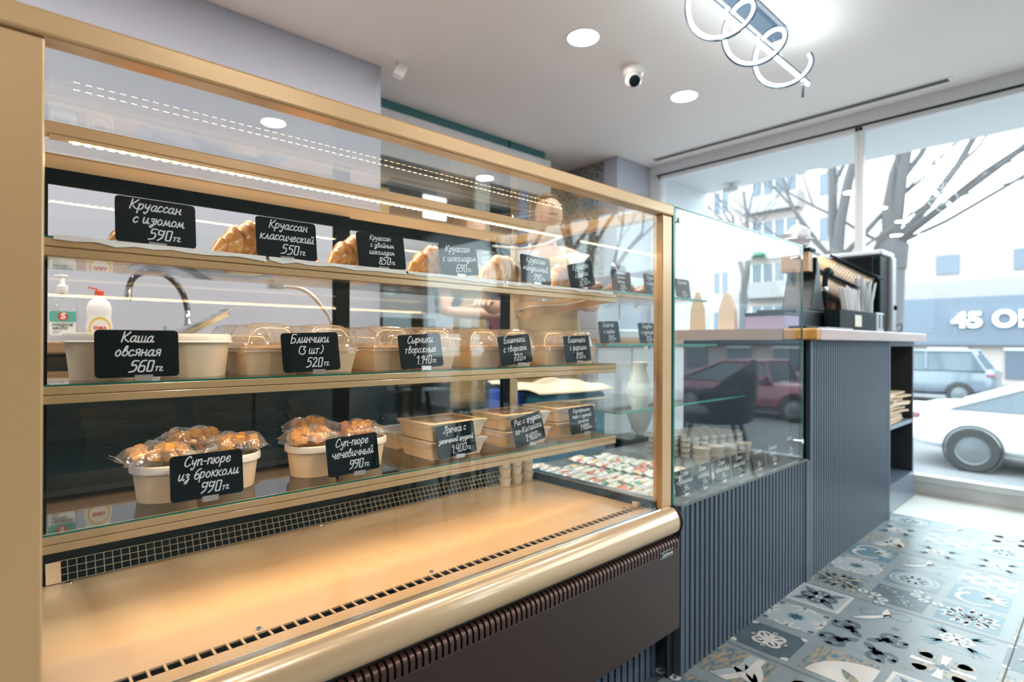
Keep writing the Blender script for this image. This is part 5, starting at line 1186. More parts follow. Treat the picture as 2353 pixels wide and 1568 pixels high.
text_obj('label_lettering', 'ЖИДКОЕ', .0115, INK, lb[0], .0001, .0004, .2, M=MF(-.001, -.0268, .051)); text_obj('label_lettering', 'МЫЛО', .0115, INK, lb[0], .0001, .0004, .2, M=MF(-.007, -.0268, .040))
MB().box(-.026, -.006, -.0268, -.0266, .031, .032).box(-.026, -.008, -.0268, -.0266, .027, .028).box(-.026, -.010, -.0268, -.0266, .023, .024).build('fine_print', INK, lb[0])
b = thing('detergent_bottle', 'white dishwashing liquid bottle with a red flip cap and oval label', 'detergent bottle', (.246, 2.26, WZ))
MB().loft([ov(.033, .021, 0), ov(.036, .024, .006), ov(.036, .024, .05), ov(.032, .022, .075), ov(.034, .023, .095), ov(.034, .023, .110), ov(.028, .019, .128), ov(.014, .012, .140), ov(.0115, .0115, .143), ov(.0115, .0115, .150)]).build('bottle', WHITEP, b, smooth=True)
RED = mat('red_plastic', (.70, .07, .03), .35)
MB().lathe([(.0125, .148), (.0125, .163), (.009, .166), (.001, .166)], n=20).build('cap', RED, b, smooth=True)
MB().box(-.030, -.004, -.006, .006, 0, .004, M=Matrix.Translation((0, 0, .166)) @ Matrix.Rotation(R(12), 4, 'Y')).build('flip_lid', RED, b, bevel=.001)
lb2 = MB().lathe([(.001, 0), (.034, 0)], n=32, M=Matrix.Translation((0, -.0252, .040)) @ Matrix.Rotation(R(90), 4, 'X'), squash=1.15).build('label', mat('label_yellow', (.75, .52, .12), .4), b)
lb2.scale = (.88, 1, 1)
MB().lathe([(.001, 0), (.028, 0)], n=32, M=Matrix.Translation((0, -.0256, .042)) @ Matrix.Rotation(R(90), 4, 'X')).build('label_disc', WHITEP, lb2)
text_obj('label_lettering', 'IRMA', .0175, RED, lb2, .0001, .0005, 0, M=MF(0, -.026, .042))
# trays in a drying heap, sponge
t = thing('steel_trays', 'two steel trays leaning on each other in front of the black tap', 'trays', (.50, 2.19, WZ+.008))
for k in range(2):
    M = Matrix.Translation((-.10+.035*k, 0, .004)) @ Matrix.Rotation(R(-24-6*k), 4, 'Y')
    tb = MB(); tb.box(0, .21, -.055, .055, .0, .002, M=M); tb.box(.195, .205, -.06, .06, .002, .006, M=M); tb.box(.01, .19, -.05, -.048, -.016, 0, M=M) if k else None; tb.box(.188, .190, -.05, .05, -.016 if k else 0, .0, M=M)
    tb.build('tray', STEEL, t)
tag(MB().box(.62, .74, 2.20, 2.26, WZ, WZ+.024).build('sponge', mat('sponge', (.66, .50, .28), .9, noise=(60, .12, (.35, .22, .1))), bevel=.005), 'tan speckled sponge on the counter beside the steel trays', 'sponge')
tag(MB().box(.32, .345, 2.70, 2.715, WZ, WZ+.2).build('chopping_board', mat('grey_board', (.55, .56, .60), .5), bevel=.003), 'thin pale board upright against the grey wall', 'board') if False else None

# kitchen behind the wall opening
SLATE = mat('slate_panel', (.055, .08, .09), .45, noise=(3, .3, (.075, .10, .115)))
KLT = mat('light_kitchen_panel', (.42, .45, .48), .5)
tag(MB().box(1.56, 3.0, 3.18, 3.9, 1.926, 2.075).build('extractor_hood', SLATE, bevel=.004), 'dark slate extractor hood under the pale duct in the kitchen', 'extractor hood')
tag(MB().box(1.56, 2.95, 4.2, 4.29, .95, 1.92).build('wall_panel', KLT), 'light grey wall panel behind the kitchen counter', 'panel')
t = thing('kitchen_counter', 'steel kitchen counter behind the wall opening', 'kitchen counter', (2.3, 3.0, 0))
wparent(MB().box(1.56, 3.55, 2.78, 3.40, .87, .905).build('worktop', STEEL, bevel=.003), t); wparent(MB().box(1.58, 3.5, 2.84, 3.36, 0, .87).build('cabinet', GRC), t)
t = thing('black_oven', 'black countertop oven in the kitchen behind the domed boxes', 'oven', (1.78, 3.05, .9055))
MB().box(-.19, .20, -.22, .2, .0, .155).build('body', BLACK, t, bevel=.006); MB().box(-.15, .10, -.226, -.22, .03, .12).build('door', mat('oven_glass', (.01, .012, .012), .08), t)
for z in (.04, .08, .12): MB().lathe([(.012, 0), (.011, .012), (.001, .012)], n=14, M=Matrix.Translation((.15, -.22, z)) @ Matrix.Rotation(R(90), 4, 'X')).build('knob', STEEL, t)
t = thing('vacuum_packer', 'grey-topped dark kitchen appliance with a red button beside the red box', 'appliance', (2.27, 2.98, .9055))
MB().box(-.19, .17, -.18, .15, 0, .085).build('body', GRC, t, bevel=.005); MB().box(-.18, .12, -.17, .14, .0855, .10).build('lid', STEEL, t, bevel=.004)
MB().lathe([(.010, 0), (.009, .008), (.001, .009)], n=12, M=Matrix.Translation((-.12, -.18, .045)) @ Matrix.Rotation(R(90), 4, 'X')).build('button', RED, t)
REDB = mat('dark_red_box', (.36, .02, .02), .4)
tag(MB().box(2.60, 2.78, 2.85, 3.1, .9055, 1.10).build('red_crate', REDB, bevel=.005), 'dark red box on the kitchen counter at the end of the sliding doors', 'box')
tag(MB().box(3.05, 3.30, 2.86, 3.1, .9055, 1.05).build('red_case', REDB, bevel=.005), 'dark red case seen below the forearm of the barista', 'box')
t = thing('kitchen_monitor', 'black tilted screen on a stand over the kitchen counter', 'monitor', (2.45, 3.3, .9055))
MB().box(-.10, .12, -.012, .012, .24, .40, M=Matrix.Rotation(R(-14), 4, 'X')).build('screen', BLACK, t, bevel=.003); MB().box(-.01, .01, -.09, -.07, 0, .26).build('stand', BLACK, t); MB().box(-.06, .06, -.14, 0, 0, .008).build('foot', BLACK, t)
t = thing('cardboard_box', 'open kraft cardboard box behind the dark appliance', 'box', (2.62, 3.22, .9055)); MB().box(-.10, .0, -.06, .08, 0, .20).build('box', KRAFT, t); MB().box(-.17, -.10, -.06, .08, .14, .145, M=Matrix.Rotation(R(35), 4, 'Y')).build('flap', KRAFT, t)
b_ = tag(MB().box(1.88, 2.25, 3.40, 3.44, 1.30, 1.36).build('wall_rail', BLACK), 'black rail with hooks across the light kitchen wall', 'rail')
bl = thing('heat_lamp', 'small glowing kitchen lamp bulb beyond the sliding door', 'lamp', (2.83, 3.1, 1.28))
MB().lathe([(.001, -.022), (.016, -.014), (.021, 0), (.014, .018), (.008, .03)], n=18).build('bulb', emis('bulb_warm', (1, .72, .4), 18), bl, smooth=True)
MB().tube([(0, 0, .03), (0, 0, 1.155)], .004, 6).build('cord', BLACK, bl)
# upper kitchen: menu screen, yellow sign, column, shelving, curtain
tag(MB().box(2.135, 2.32, 3.20, 3.22, 1.77, 1.925).build('lit_screen', emis('screen_white', (1, .97, .92), 1.7)), 'glowing white square light panel under the extractor hood', 'light panel') 
tag(MB().box(1.80, 1.875, 3.22, 3.235, 1.70, 1.925).build('yellow_sign', mat('yellow_sign', (.62, .44, .10), .5)), 'yellow upright sign hanging left of the lit panel', 'sign')
tag(MB().box(2.47, 2.60, 3.06, 3.085, 0.91, 2.075).build('steel_duct', mat('grey_green_duct', (.28, .33, .33), .4)), 'grey green upright duct in the kitchen right of the lit panel', 'duct')
tag(MB().box(3.02, 3.68, 3.9, 4.25, 1.2, 2.3).build('dark_cupboard', SLATE), 'dark wall cupboard at the back of the kitchen', 'cupboard')
tag(MB().box(2.93, 3.02, 3.10, 3.13, .906, 2.079).build('blue_curtain', mat('blue_strip', (.05, .16, .36), .5)), 'narrow blue strip curtain beside the steel rods', 'curtain')
t = thing('steel_rack', 'tall rack with pale uprights at the right of the kitchen', 'rack', (3.3, 3.46, 0))
for x in (-.11, -.02, .09, .20): MB().tube([(x, 0, 0), (x, 0, 2.2)], .009, 8).build('upright', STEEL, t, smooth=True)
for z in (.3, .8, 1.6, 2.15): MB().box(-.12, .21, -.02, .25, z, z+.015).build('shelf', GRC, t)
# right part: back counter with white cabinet, grinder/espresso shapes
t = thing('service_counter', 'white cabinet with brown worktop in the staff area behind the glass display', 'kitchen counter', (3.0, 2.2, 0))
Q = lambda o: wparent(o, t)
Q(MB().box(2.55, 3.66, 2.05, 2.60, .905, .945).build('worktop', WOODK, bevel=.004)); Q(MB().box(2.58, 3.64, 2.09, 2.58, 0, .905).build('cabinet', mat('white_cabinet', (.66, .68, .70), .45)))
for x in (2.60, 2.95, 3.30): Q(MB().box(x, x+.335, 2.075, 2.09, .1, .89).build('door', mat('white_door', (.70, .72, .74), .4), bevel=.002))
t = thing('espresso_machine', 'grey espresso machine with chrome tubes on the service counter', 'espresso machine', (3.05, 2.3, .9455))
MB().box(-.24, .24, -.17, .2, .0, .06).box(-.24, .24, -.05, .2, .06, .30).box(-.24, .24, -.17, .2, .30, .40).build('body', SILV, t, bevel=.01, seg=3)
for x in (-.12, .10): MB().lathe([(.03, .26), (.03, .30)], (x, -.1, 0), 18).tube([(x, -.1, .265), (x, -.25, .255)], .012, 8).build('group_head', CHROME, t, smooth=True)
MB().tube(catmull([(-.22, -.14, .38), (-.24, -.17, .46), (-.22, -.2, .38), (-.21, -.2, .12)], 5), .006, 8).build('steam_wand', CHROME, t, smooth=True)
MB().lathe([(.001, .40), (.035, .40), (.035, .49), (.02, .51), (.001, .51)], (.15, .05, 0), 20).build('hopper', DARK, t, smooth=True)
t = thing('blue_bag', 'bright turquoise insulated bag below the middle shelf line, kraft paper on it', 'bag', (1.76, 1.66, 0))
TURQ = mat('turquoise_fabric', (.02, .24, .38), .6)
MB().box(-.20, .20, -.15, .13, .3605, .715).build('bag', TURQ, t, bevel=.03, seg=4); MB().box(-.245, -.201, -.05, .13, .3605, .725).build('side', mat('cobalt', (.02, .08, .5), .5), t, bevel=.01)
tag(MB().box(1.50, 1.98, 1.48, 1.80, .0, .3595).build('low_stool_cabinet', BLACK, bevel=.004), 'low black cabinet on the floor carrying the turquoise bag', 'cabinet')
pp = MB(); vs = []; n = 10
for i in range(n+1):
    for j in range(n+1):
        u, v = i/n, j/n; vs.append((1.52+.45*u, 1.49+.31*v-.03*math.sin(3*u), .7215+.03*abs(math.sin(4.5*u+1.2*v))*v+.012*abs(math.sin(7*v))))
pp.add(vs, [(i*(n+1)+j, (i+1)*(n+1)+j, (i+1)*(n+1)+j+1, i*(n+1)+j+1) for i in range(n) for j in range(n)])
o = pp.build('wrapping_paper', KRAFT_L, smooth=True); so_ = o.modifiers.new('thick', 'SOLIDIFY'); so_.thickness = .003
tag(o, 'crumpled kraft wrapping paper lying on the turquoise bag', 'paper')
# white plastic bag
rings = []
rg = random.Random(8)
for i in range(10):
    v = i/9; rr_ = .075*(math.sin(math.pi*min(1, v*1.15+.04)*.86)+.15)
    rings.append([(rr_*(1+rg.uniform(-.15, .15))*math.cos(a*.45), rr_*.7*(1+rg.uniform(-.15, .15))*math.sin(a*.45), .34*v) for a in range(14)])
o = MB().loft(rings).build('white_carrier_bag', mat('white_film', (.72, .76, .70), .4, 0, .5), smooth=True, loc=(2.19, 1.50, .49))
tag(o, 'white plastic carrier bag standing behind the lowest glass shelf', 'plastic bag')
tag(MB().box(2.05, 2.31, 1.46, 1.60, .0, .4895).build('step_box', GRC, bevel=.004), 'dark box on the floor under the white carrier bag', 'box')

# ---- people
SKIN = mat('skin', (.62, .36, .25), .5, sss=.15); HAIR = mat('brown_hair', (.12, .055, .025), .5, bump=(120, .8))
SHIRT = mat('white_shirt', (.66, .69, .74), .7); APRON = mat('tan_apron', (.42, .29, .12), .7); TROUS = mat('dark_trousers', (.02, .022, .03), .7); SHOE = mat('black_shoe', (.01, .01, .01), .4)
def skin_mesh(chains, sub=2):
    """chains: list of [(x,y,z,r),...]; points shared by equal coordinates"""
    idx = {}; vs = []; rad = []; ed = []
    for ch in chains:
        prev = None
        for (x, y, z, r) in ch:
            k = (round(x, 4), round(y, 4), round(z, 4))
            if k not in idx: idx[k] = len(vs); vs.append((x, y, z)); rad.append(r)
            if prev is not None and prev != idx[k]: ed.append((prev, idx[k]))
            prev = idx[k]
    me = bpy.data.meshes.new('tmp'); me.from_pydata(vs, ed, []); o = bpy.data.objects.new('tmp', me); COL.objects.link(o)
    o.modifiers.new('s', 'SKIN').use_smooth_shade = True
    for i, r in enumerate(rad): me.skin_vertices[0].data[i].radius = (r, r)
    for i in range(len(rad)): me.skin_vertices[0].data[i].use_root = (i == 0)
    s2 = o.modifiers.new('u', 'SUBSURF'); s2.levels = sub; s2.render_levels = sub
    dg = bpy.context.evaluated_depsgraph_get(); m2 = bpy.data.meshes.new_from_object(o.evaluated_get(dg))
    v = [tuple(p.co) for p in m2.vertices]; f = [tuple(p.vertices) for p in m2.polygons]
    bpy.data.objects.remove(o); bpy.data.meshes.remove(m2); return v, f
def head_mesh(mb, c, yaw, pitch):
    M = Matrix.Translation(c) @ Matrix.Rotation(yaw, 4, 'Z') @ Matrix.Rotation(pitch, 4, 'X')   # face towards -Y local
    n, m = 24, 18; vs = []; 
    for j in range(m+1):
        ph = math.pi*j/m
        for k in range(n):
            a = 2*math.pi*k/n; x, y, z = math.sin(ph)*math.cos(a), math.sin(ph)*math.sin(a), math.cos(ph)
            X, Y, Z = .074*x, .094*y, .115*z
            if Z < 0: X *= 1-.28*(-z)**1.5; Y *= 1-.15*(-z)
            front = max(0, -y)
            if front > .6:
                if abs(x) < .22 and -.25 < z < .15: Y -= .020*(1-abs(x)/.22)*(1-abs(z+.1)/.3)      # nose
                if .12 < abs(x) < .5 and .02 < z < .25: Y += .008                                     # eye sockets
                if abs(x) < .3 and -.5 < z < -.38: Y -= .005                                          # lips
            vs.append(M @ Vector((X, Y, Z)))
    fs = [(j*n+k, j*n+(k+1) % n, (j+1)*n+(k+1) % n, (j+1)*n+k) for j in range(m) for k in range(n)]
    mb.add(vs, fs)
    for sd in (-1, 1): mb.lathe([(.001, -.008), (.016, -.006), (.018, 0), (.012, .006), (.001, .007)], n=12, M=M @ Matrix.Translation((sd*.073, .01, -.01)) @ Matrix.Rotation(R(90*sd), 4, 'Y'), squash=1.5)
    return M
def person(lab, loc, rz, handR, elbR, handL, elbL, head_pitch, head_yaw=0, lean=.0, shirt=SHIRT, hair='bun'):
    P = thing('person', lab, 'person', loc, rz); h = 1.66
    pel = (0, 0, .90); che = (0, -lean*.7, 1.22); nek = (0, -lean, 1.40); hd = (0, -lean-.04, 1.52)
    ch = [[(*pel, .115), (0, -lean*.35, 1.06, .095), (*che, .125), (0, -lean*.95, 1.34, .09), (*nek, .048), (*hd, .05)]]
    def hand(w, d, s):
        d = Vector(d).normalized(); sidev = d.cross(Vector((0, 0, 1))).normalized(); out = []
        pm = Vector(w)+d*.07
        out.append([(*w, .024), (*(Vector(w)+d*.035), .030), (*pm, .030)])
        for i, (o_, L_) in enumerate(((-.030, .062), (-.010, .072), (.010, .068), (.030, .052))):
            b0 = pm+sidev*o_*1.0+d*.018; b1 = b0+d*L_*.5+Vector((0, 0, -.008)); b2 = b1+d*L_*.4+Vector((0, 0, -.02))
            out.append([(*pm, .030), (*b0, .0105), (*b1, .0095), (*b2, .0080)])
        t0 = Vector(w)+d*.035; sg = -s
        out.append([(*t0, .030), (*(t0+sidev*sg*.038+d*.015), .0115), (*(t0+sidev*sg*.050+d*.045), .0095)])
        return out
    for s, hand_, elb in ((1, handR, elbR), (-1, handL, elbL)):
        sho = (s*.165, -lean*.95, 1.35)
        e = Vector(elb); w = Vector(hand_); mid = (e*.5+w*.5)
        ch.append([(0, -lean*.95, 1.34, .09), (*sho, .058), (*((Vector(sho)+e)/2), .046), (*e, .038), (*mid, .034), (*w, .024)])
        ch += hand(tuple(w), w-e, s)
    for s in (1, -1): ch.append([(*pel, .115), (s*.09, 0, .84, .09), (s*.10, -.005, .46, .058), (s*.10, .01, .10, .04), (s*.10, -.02, .045, .04), (s*.105, -.13, .035, .03)])
    v, f = skin_mesh(ch); mb = MB().add(v, f); Mh = head_mesh(mb, Vector(hd)+Vector((0, -.01, .03)), head_yaw, head_pitch)
    body = mb.build('body', SKIN, P, smooth=True)
    # shirt
    c2 = [[(0, 0, .86, .135), (0, -lean*.35, 1.06, .115), (*che, .142), (0, -lean*.95, 1.34, .100), (0, -lean, 1.385, .062)]]
    for s, elb in ((1, elbR), (-1, elbL)):
        sho = Vector((s*.165, -lean*.95, 1.35)); e = Vector(elb); c2.append([(0, -lean*.95, 1.34, .100), (*sho, .070), (*((sho+e)/2), .058), (*(sho*.25+e*.75), .053)])
    v, f = skin_mesh(c2); MB().add(v, f).build('shirt', shirt, P, smooth=True)
    c3 = [[(0, 0, .92, .125), (0, 0, .86, .135)]]
    for s in (1, -1): c3.append([(0, 0, .86, .135), (s*.09, 0, .80, .103), (s*.10, -.005, .46, .072), (s*.10, .01, .12, .055)])
    v, f = skin_mesh(c3); MB().add(v, f).build('trousers', TROUS, P, smooth=True)
    for s in (1, -1): MB().box(s*.105-.042, s*.105+.042, -.19, .07, .0, .075).build('shoe', SHOE, P, bevel=.025, seg=3)
    # apron sheet
    vs = []; nx, nz = 12, 14
    for j in range(nz+1):
        z = .55+.78*j/nz; hw = .20 if z < 1.05 else .20-(z-1.05)*.40
        rr_ = .15+(.01 if z < 1 else 0)
        for i in range(nx+1):
            u = -1+2*i/nx; a = u*hw/.15; off = -lean*max(0, (z-.9)/.5)
            vs.append((rr_*1.12*math.sin(a), off-rr_*math.cos(a)*1.06-.008, z))
    ap = MB().add(vs, [(j*(nx+1)+i, j*(nx+1)+i+1, (j+1)*(nx+1)+i+1, (j+1)*(nx+1)+i) for j in range(nz) for i in range(nx)]).build('apron', APRON, P, smooth=True)
    ap.modifiers.new('t', 'SOLIDIFY').thickness = .004
    # hair
    hm = MB(); n, m = 24, 12; vs = []; rh = random.Random(3)
    for j in range(m+1):
        ph = (math.pi*.60)*j/m
        for k in range(n):
            a = 2*math.pi*k/n; x, y, z = math.sin(ph)*math.cos(a), math.sin(ph)*math.sin(a), math.cos(ph)
            if y < -.25 and z < .45: z = .45+(z-.45)*.12
            q = 1+rh.uniform(-.03, .03); vs.append(Mh @ Vector((.083*x*q, .104*y*q+.008, .126*z*q+.004)))
    hm.add(vs, [(j*n+k, j*n+(k+1) % n, (j+1)*n+(k+1) % n, (j+1)*n+k) for j in range(m) for k in range(n)])
    if hair == 'bun': hm.lathe([(.001, -.035), (.025, -.028), (.036, 0), (.025, .028), (.001, .035)], n=16, M=Mh @ Matrix.Translation((0, .115, .045)))
    hm.build('hair', HAIR, P, smooth=True)
    EY = MB()
    for s in (-1, 1): EY.lathe([(.001, -.007), (.008, 0), (.001, .007)], n=10, M=Mh @ Matrix.Translation((s*.028, -.083, .015)) @ Matrix.Rotation(R(90), 4, 'X'))
    EY.build('eyes', mat('eye_dark', (.03, .02, .015), .2), P, smooth=True)
    MB().box(-.02, .02, -.0905, -.082, -.053, -.045, M=Mh).build('mouth', mat('lips', (.45, .16, .13), .4), P, bevel=.003)
    return P
# barista behind the display: local -Y looks towards the camera side
person('barista with brown hair tied back, white shirt and tan apron, leaning behind the glass display', (2.16, 2.06, 0) if False else (2.10, 2.02, 0), R(-42),
       (-.30, -.30, 1.10), (-.28, -.10, 1.10) if False else (-.27, -.05, 1.09), (.02, -.36, 1.12), (.25, -.10, 1.10), R(-28), R(14), .06)
person('kitchen worker in grey shirt and tan apron standing behind the domed boxes', (2.02, 2.66, 0) if False else (1.97, 2.63, 0), R(30),
       (.33, -.24, 1.09), (.27, -.02, 1.08), (-.05, -.33, 1.07), (-.26, -.05, 1.08), R(-35), R(-10), .05, mat('grey_shirt', (.30, .34, .37), .7), 'short')

# ================================================================== customer side behind the camera (seen in the glass)
CH = mat('charcoal_upholstery', (.025, .032, .04), .55, bump=(200, .3))
def armchair(lab, x, y, rz):
    t = thing('armchair', lab, 'chair', (x, y, 0), rz, 'armchairs along the window')
    rings = []
    for i in range(17):
        a = R(-15+210*i/16); top = .82 if 70 < math.degrees(a) < 115 else .60+.22*max(0, 1-abs(math.degrees(a)-90)/75)**.6
        ct, sn = math.cos(a), math.sin(a); r0, r1 = .25, .29
        rings.append([(ct*r0, sn*r0*.95, .42), (ct*r1*.97, sn*r1*.95, .40), (ct*r1*1.03, sn*r1*1.0, top-.02), (ct*(r1+r0)/2*1.03, sn*(r1+r0)/2, top), (ct*r0*1.03, sn*r0, top-.02)])
    MB().loft(rings).build('backrest', CH, t, smooth=True, sub=1)
    MB().lathe([(.001, .40), (.24, .40), (.265, .425), (.26, .465), (.22, .48), (.001, .485)], n=32).build('seat', CH, t, smooth=True)
    for sx_, sy_ in ((1, 1), (-1, 1), (1, -1), (-1, -1)): MB().tube([(sx_*.17, sy_*.15, .41), (sx_*.25, sy_*.24, 0)], [.014, .009], 8).build('leg', BLACK, t, smooth=True)
armchair('charcoal armchair by the window, reflected in the glass display', 3.55, -.22, R(-35))
armchair('charcoal armchair further along the window, outside the picture', 3.45, -1.9, R(-150))
t = thing('cafe_table', 'small round table between the window armchairs, outside the picture', 'table', (3.65, -1.05, 0), group='cafe tables outside the picture')
MB().lathe([(.001, .735), (.34, .735), (.35, .745), (.35, .755), (.34, .765), (.001, .765)], n=40).build('tabletop', WOODK, t, smooth=True)
MB().tube([(0, 0, .02), (0, 0, .735)], .03, 14).build('column', BLACK, t, smooth=True); MB().lathe([(.001, 0), (.22, 0), (.22, .012), (.03, .03)], n=32).build('base', BLACK, t, smooth=True)
t = thing('pendant_lamp', 'grey cone pendant lamp over the window seat, reflected in the glass display', 'pendant lamp', (3.72, .02, 1.19))
MB().lathe([(.155, 0), (.157, .0), (.035, .33), (.033, .33)], n=40).build('shade', mat('grey_shade', (.10, .13, .15), .5), t, smooth=True); MB().tube([(0, 0, .32), (0, 0, CEIL-1.19)], .003, 6).build('cord', BLACK, t)
def stool(x, y, lab):
    t = thing('bar_stool', lab, 'stool', (x, y, 0), group='bar stools outside the picture')
    MB().lathe([(.001, .70), (.17, .70), (.18, .715), (.17, .73), (.001, .73)], n=32).build('seat', WOODK, t, smooth=True)
    for a in d4: MB().tube([(.10*math.cos(a), .10*math.sin(a), .70), (.21*math.cos(a), .21*math.sin(a), 0)], .011, 8).build('leg', BLACK, t, smooth=True)
    MB().tube([(.17*math.cos(k*.3927), .17*math.sin(k*.3927), .28) for k in range(16)], .008, 6, closed=True).build('footrest', BLACK, t, smooth=True)
stool(1.5, -.75, 'black bar stool with a wooden seat outside the picture, nearer the camera'); stool(2.15, -.95, 'black bar stool with a wooden seat outside the picture, nearer the window')
tag(MB().box(1.1, 2.6, -1.75, -1.35, .98, 1.02).build('bar_table', WOODK, bevel=.004), 'long wooden bar table top outside the picture', 'table')
for x in (1.2, 2.5): tag(MB().box(x-.03, x+.03, -1.58, -1.52, 0, .98).build('table_post', BLACK), 'black post holding the bar table outside the picture, %s one' % ('left' if x < 2 else 'right'), 'post')
for i, y in enumerate((-4.66,)): tag(MB().box(-1.5, 1.2, y, y+.04, .9, 2.1).build('menu_board', DARK), 'dark menu board on the far wall outside the picture', 'board')

# ================================================================== the street (one metre lower than the shop floor)
GZ = -1.0
ASPH = mat('street_asphalt', (.13, .13, .14), .9, noise=(2, .3, (.18, .175, .18)))
SNOW = mat('pale_kerb', (.45, .45, .46), .8)
struct(MB().box(4.32, 70, -60, 60, GZ-.1, GZ).build('ground', ASPH))
struct(MB().box(4.32, 8.6, -60, 60, GZ, GZ+.12).build('pavement', mat('pavement', (.22, .21, .21), .9, noise=(4, .3, (.28, .27, .265)))))
struct(MB().box(16.0, 21.0, -60, 60, GZ, GZ+.14).build('median', SNOW))
struct(MB().box(4.30, 4.55, -7, 3.0, GZ, .02).build('ledge', FRM))
struct(MB().box(4.30, 5.05, -7, 2.70, 2.365, 2.62).box(4.30, 5.05, 2.70, 2.86, GZ, 2.62).build('trim_6', mat('outside_soffit', (.62, .63, .65), .7)))
fl_ = thing('floodlight', 'small white floodlight under the outside soffit at the left of the window', 'floodlight', (4.9, 2.38, 2.36))
MB().box(-.03, .03, -.07, .07, -.07, -.02).build('body', WHITEP, fl_, bevel=.005); MB().box(-.01, .01, -.02, .02, -.02, .0).build('bracket', WHITEP, fl_)
TYRE = mat('tyre', (.03, .03, .03), .8); RIMM = mat('alloy_rim', (.16, .17, .18), .4, .6); CGL = mat('car_glass', (.06, .08, .10), .08, 0, .6); LAMP = mat('tail_lamp', (.20, .07, .09), .2)
def car(lab, x, y, col, L_, H_, Wd_, belt, roof, hood, trunk, rz=R(90), kind='sedan', name='car'):
    t = thing(name, lab, 'car', (x, y, GZ), rz); m = mat(name+'_paint', col, .25, .1, .6, coat=.6); hw = Wd_/2
    # body stations along local x (rear = -L/2)
    def ring(xx, w, zb, zt, zm=None):
        zm = zm or (zb+zt)/2
        return [(xx, -w*.86, zb), (xx, -w, zb+.12), (xx, -w*1.0, zm), (xx, -w*.95, zt-.05), (xx, -w*.82, zt), (xx, 0, zt+.02), (xx, w*.82, zt), (xx, w*.95, zt-.05), (xx, w, zm), (xx, w, zb+.12), (xx, w*.86, zb)]
    Lh = L_/2
    st_ = [(-Lh, .72, .42, belt-.18), (-Lh+.08, .90, .30, belt-.05), (-Lh+.35, .97, .24, belt+.0), (-Lh+1.0, 1, .22, belt), (0, 1, .20, belt-.02), (Lh-1.3, 1, .22, belt-.06), (Lh-.55, .97, .24, hood), (Lh-.15, .88, .28, hood-.14), (Lh, .70, .36, hood-.3)]
    b = MB().loft([ring(a, hw*w, zb, zt) for a, w, zb, zt in st_]); body = b.build('body', m, t, smooth=True, sub=1)
    # greenhouse: outline side profile
    r0, r1 = roof
    def cab(inset, zoff, mtl, name_, par=None, sc_=1.0):
        prof_ = [(-Lh+trunk, belt-.04), (r0, H_), ((r0+r1)/2, H_+.025), (r1, H_), (Lh-1.45, belt-.06)]
        rr2 = []
        for (a, z) in prof_:
            w = hw*(.93 if z < belt+.05 else .76)*sc_
            rr2.append([(a, -w, z-zoff), (a, -w*.5, z-zoff+.01), (a, w*.5, z-zoff+.01), (a, w, z-zoff)])
        mb = MB(); n_ = len(rr2); vs = [p for r in rr2 for p in r]; mb.add(vs, [(i*4+j, (i+1)*4+j, (i+1)*4+j+1, i*4+j+1) for i in range(n_-1) for j in range(3)])
        sideL = [r[0] for r in rr2]; sideR = [r[3] for r in rr2]
        mb.add(sideL, [tuple(range(n_))]); mb.add(sideR, [tuple(range(n_))])
        return mb.build(name_, mtl, t)
    cab(0, .02, CGL, 'windows')
    rb = MB()
    for s in (-1, 1):
        w0, w1 = hw*.935, hw*.768
        for (a0, z0, a1, z1, th) in ((-Lh+trunk, belt-.04, r0, H_, .09), (Lh-1.45, belt-.06, r1, H_, .07), ((r0+r1)/2-.1, belt-.02, (r0+r1)/2-.06, H_, .07)):
            rb.tube([(a0, s*w0, z0), (a1, s*w1, z1)], th*.5, 8)
        rb.tube([(r0-.05, s*w1, H_-.01), (r1+.05, s*w1, H_-.01)], .045, 8)
    rb.box(r0, r1, -hw*.76, hw*.76, H_-.015, H_+.02)
    rb.build('roof', m, t, smooth=True)
    for s in (-1, 1):
        for xx in (-Lh+.88, Lh-.90):
            wh = MB(); Mx = Matrix.Translation((xx, s*(hw-.09), .33)) @ Matrix.Rotation(R(90), 4, 'X')
            wh.lathe([(.21, -.11), (.31, -.11), (.33, -.07), (.33, .07), (.31, .11), (.21, .11)], n=32, M=Mx); w_ = wh.build('wheel', TYRE, t, smooth=True)
            rm = MB(); rm.lathe([(.001, -.10), (.20, -.085), (.215, -.10), (.215, .10), (.20, .085), (.001, .10)], n=32, M=Mx); rm.build('rim', RIMM, w_, smooth=True)
            MB().lathe([(.335, -.004), (.365, -.004), (.365, .004), (.335, .004)], n=32, M=Matrix.Translation((xx, s*(hw+.002), .34)) @ Matrix.Rotation(R(90), 4, 'X')).build('arch', TYRE, t)
    MB().box(-Lh+.02, -Lh+.22, -hw*.93, -hw*.55, belt-.24, belt-.14).box(-Lh+.02, -Lh+.22, hw*.55, hw*.93, belt-.24, belt-.14).build('tail_light', LAMP, t, bevel=.03)
    for s in (-1, 1): MB().box(Lh-1.75, Lh-1.55, s*hw-.1+s*.06, s*hw+.1+s*.06, belt+.0, belt+.12).build('mirror', m, t, bevel=.03)
    return t
car('white sedan parked along the street just outside the window', 11.6, .05, (.80, .82, .84), 4.6, 1.42, 1.8, .98, (-.55, .55), .92, .55, R(-90), name='white_car')
car('dark grey SUV driving beyond the white sedan', 23.5, 4.9, (.10, .12, .15), 4.7, 1.68, 1.9, 1.12, (-1.75, .75), 1.08, .25, R(90), 'suv', name='dark_suv')
car('red car in the street to the right, seen only in the glass', 15.0, -5.0, (.20, .04, .07), 4.5, 1.45, 1.8, .98, (-.5, .6), .92, .55, R(90), name='red_car')
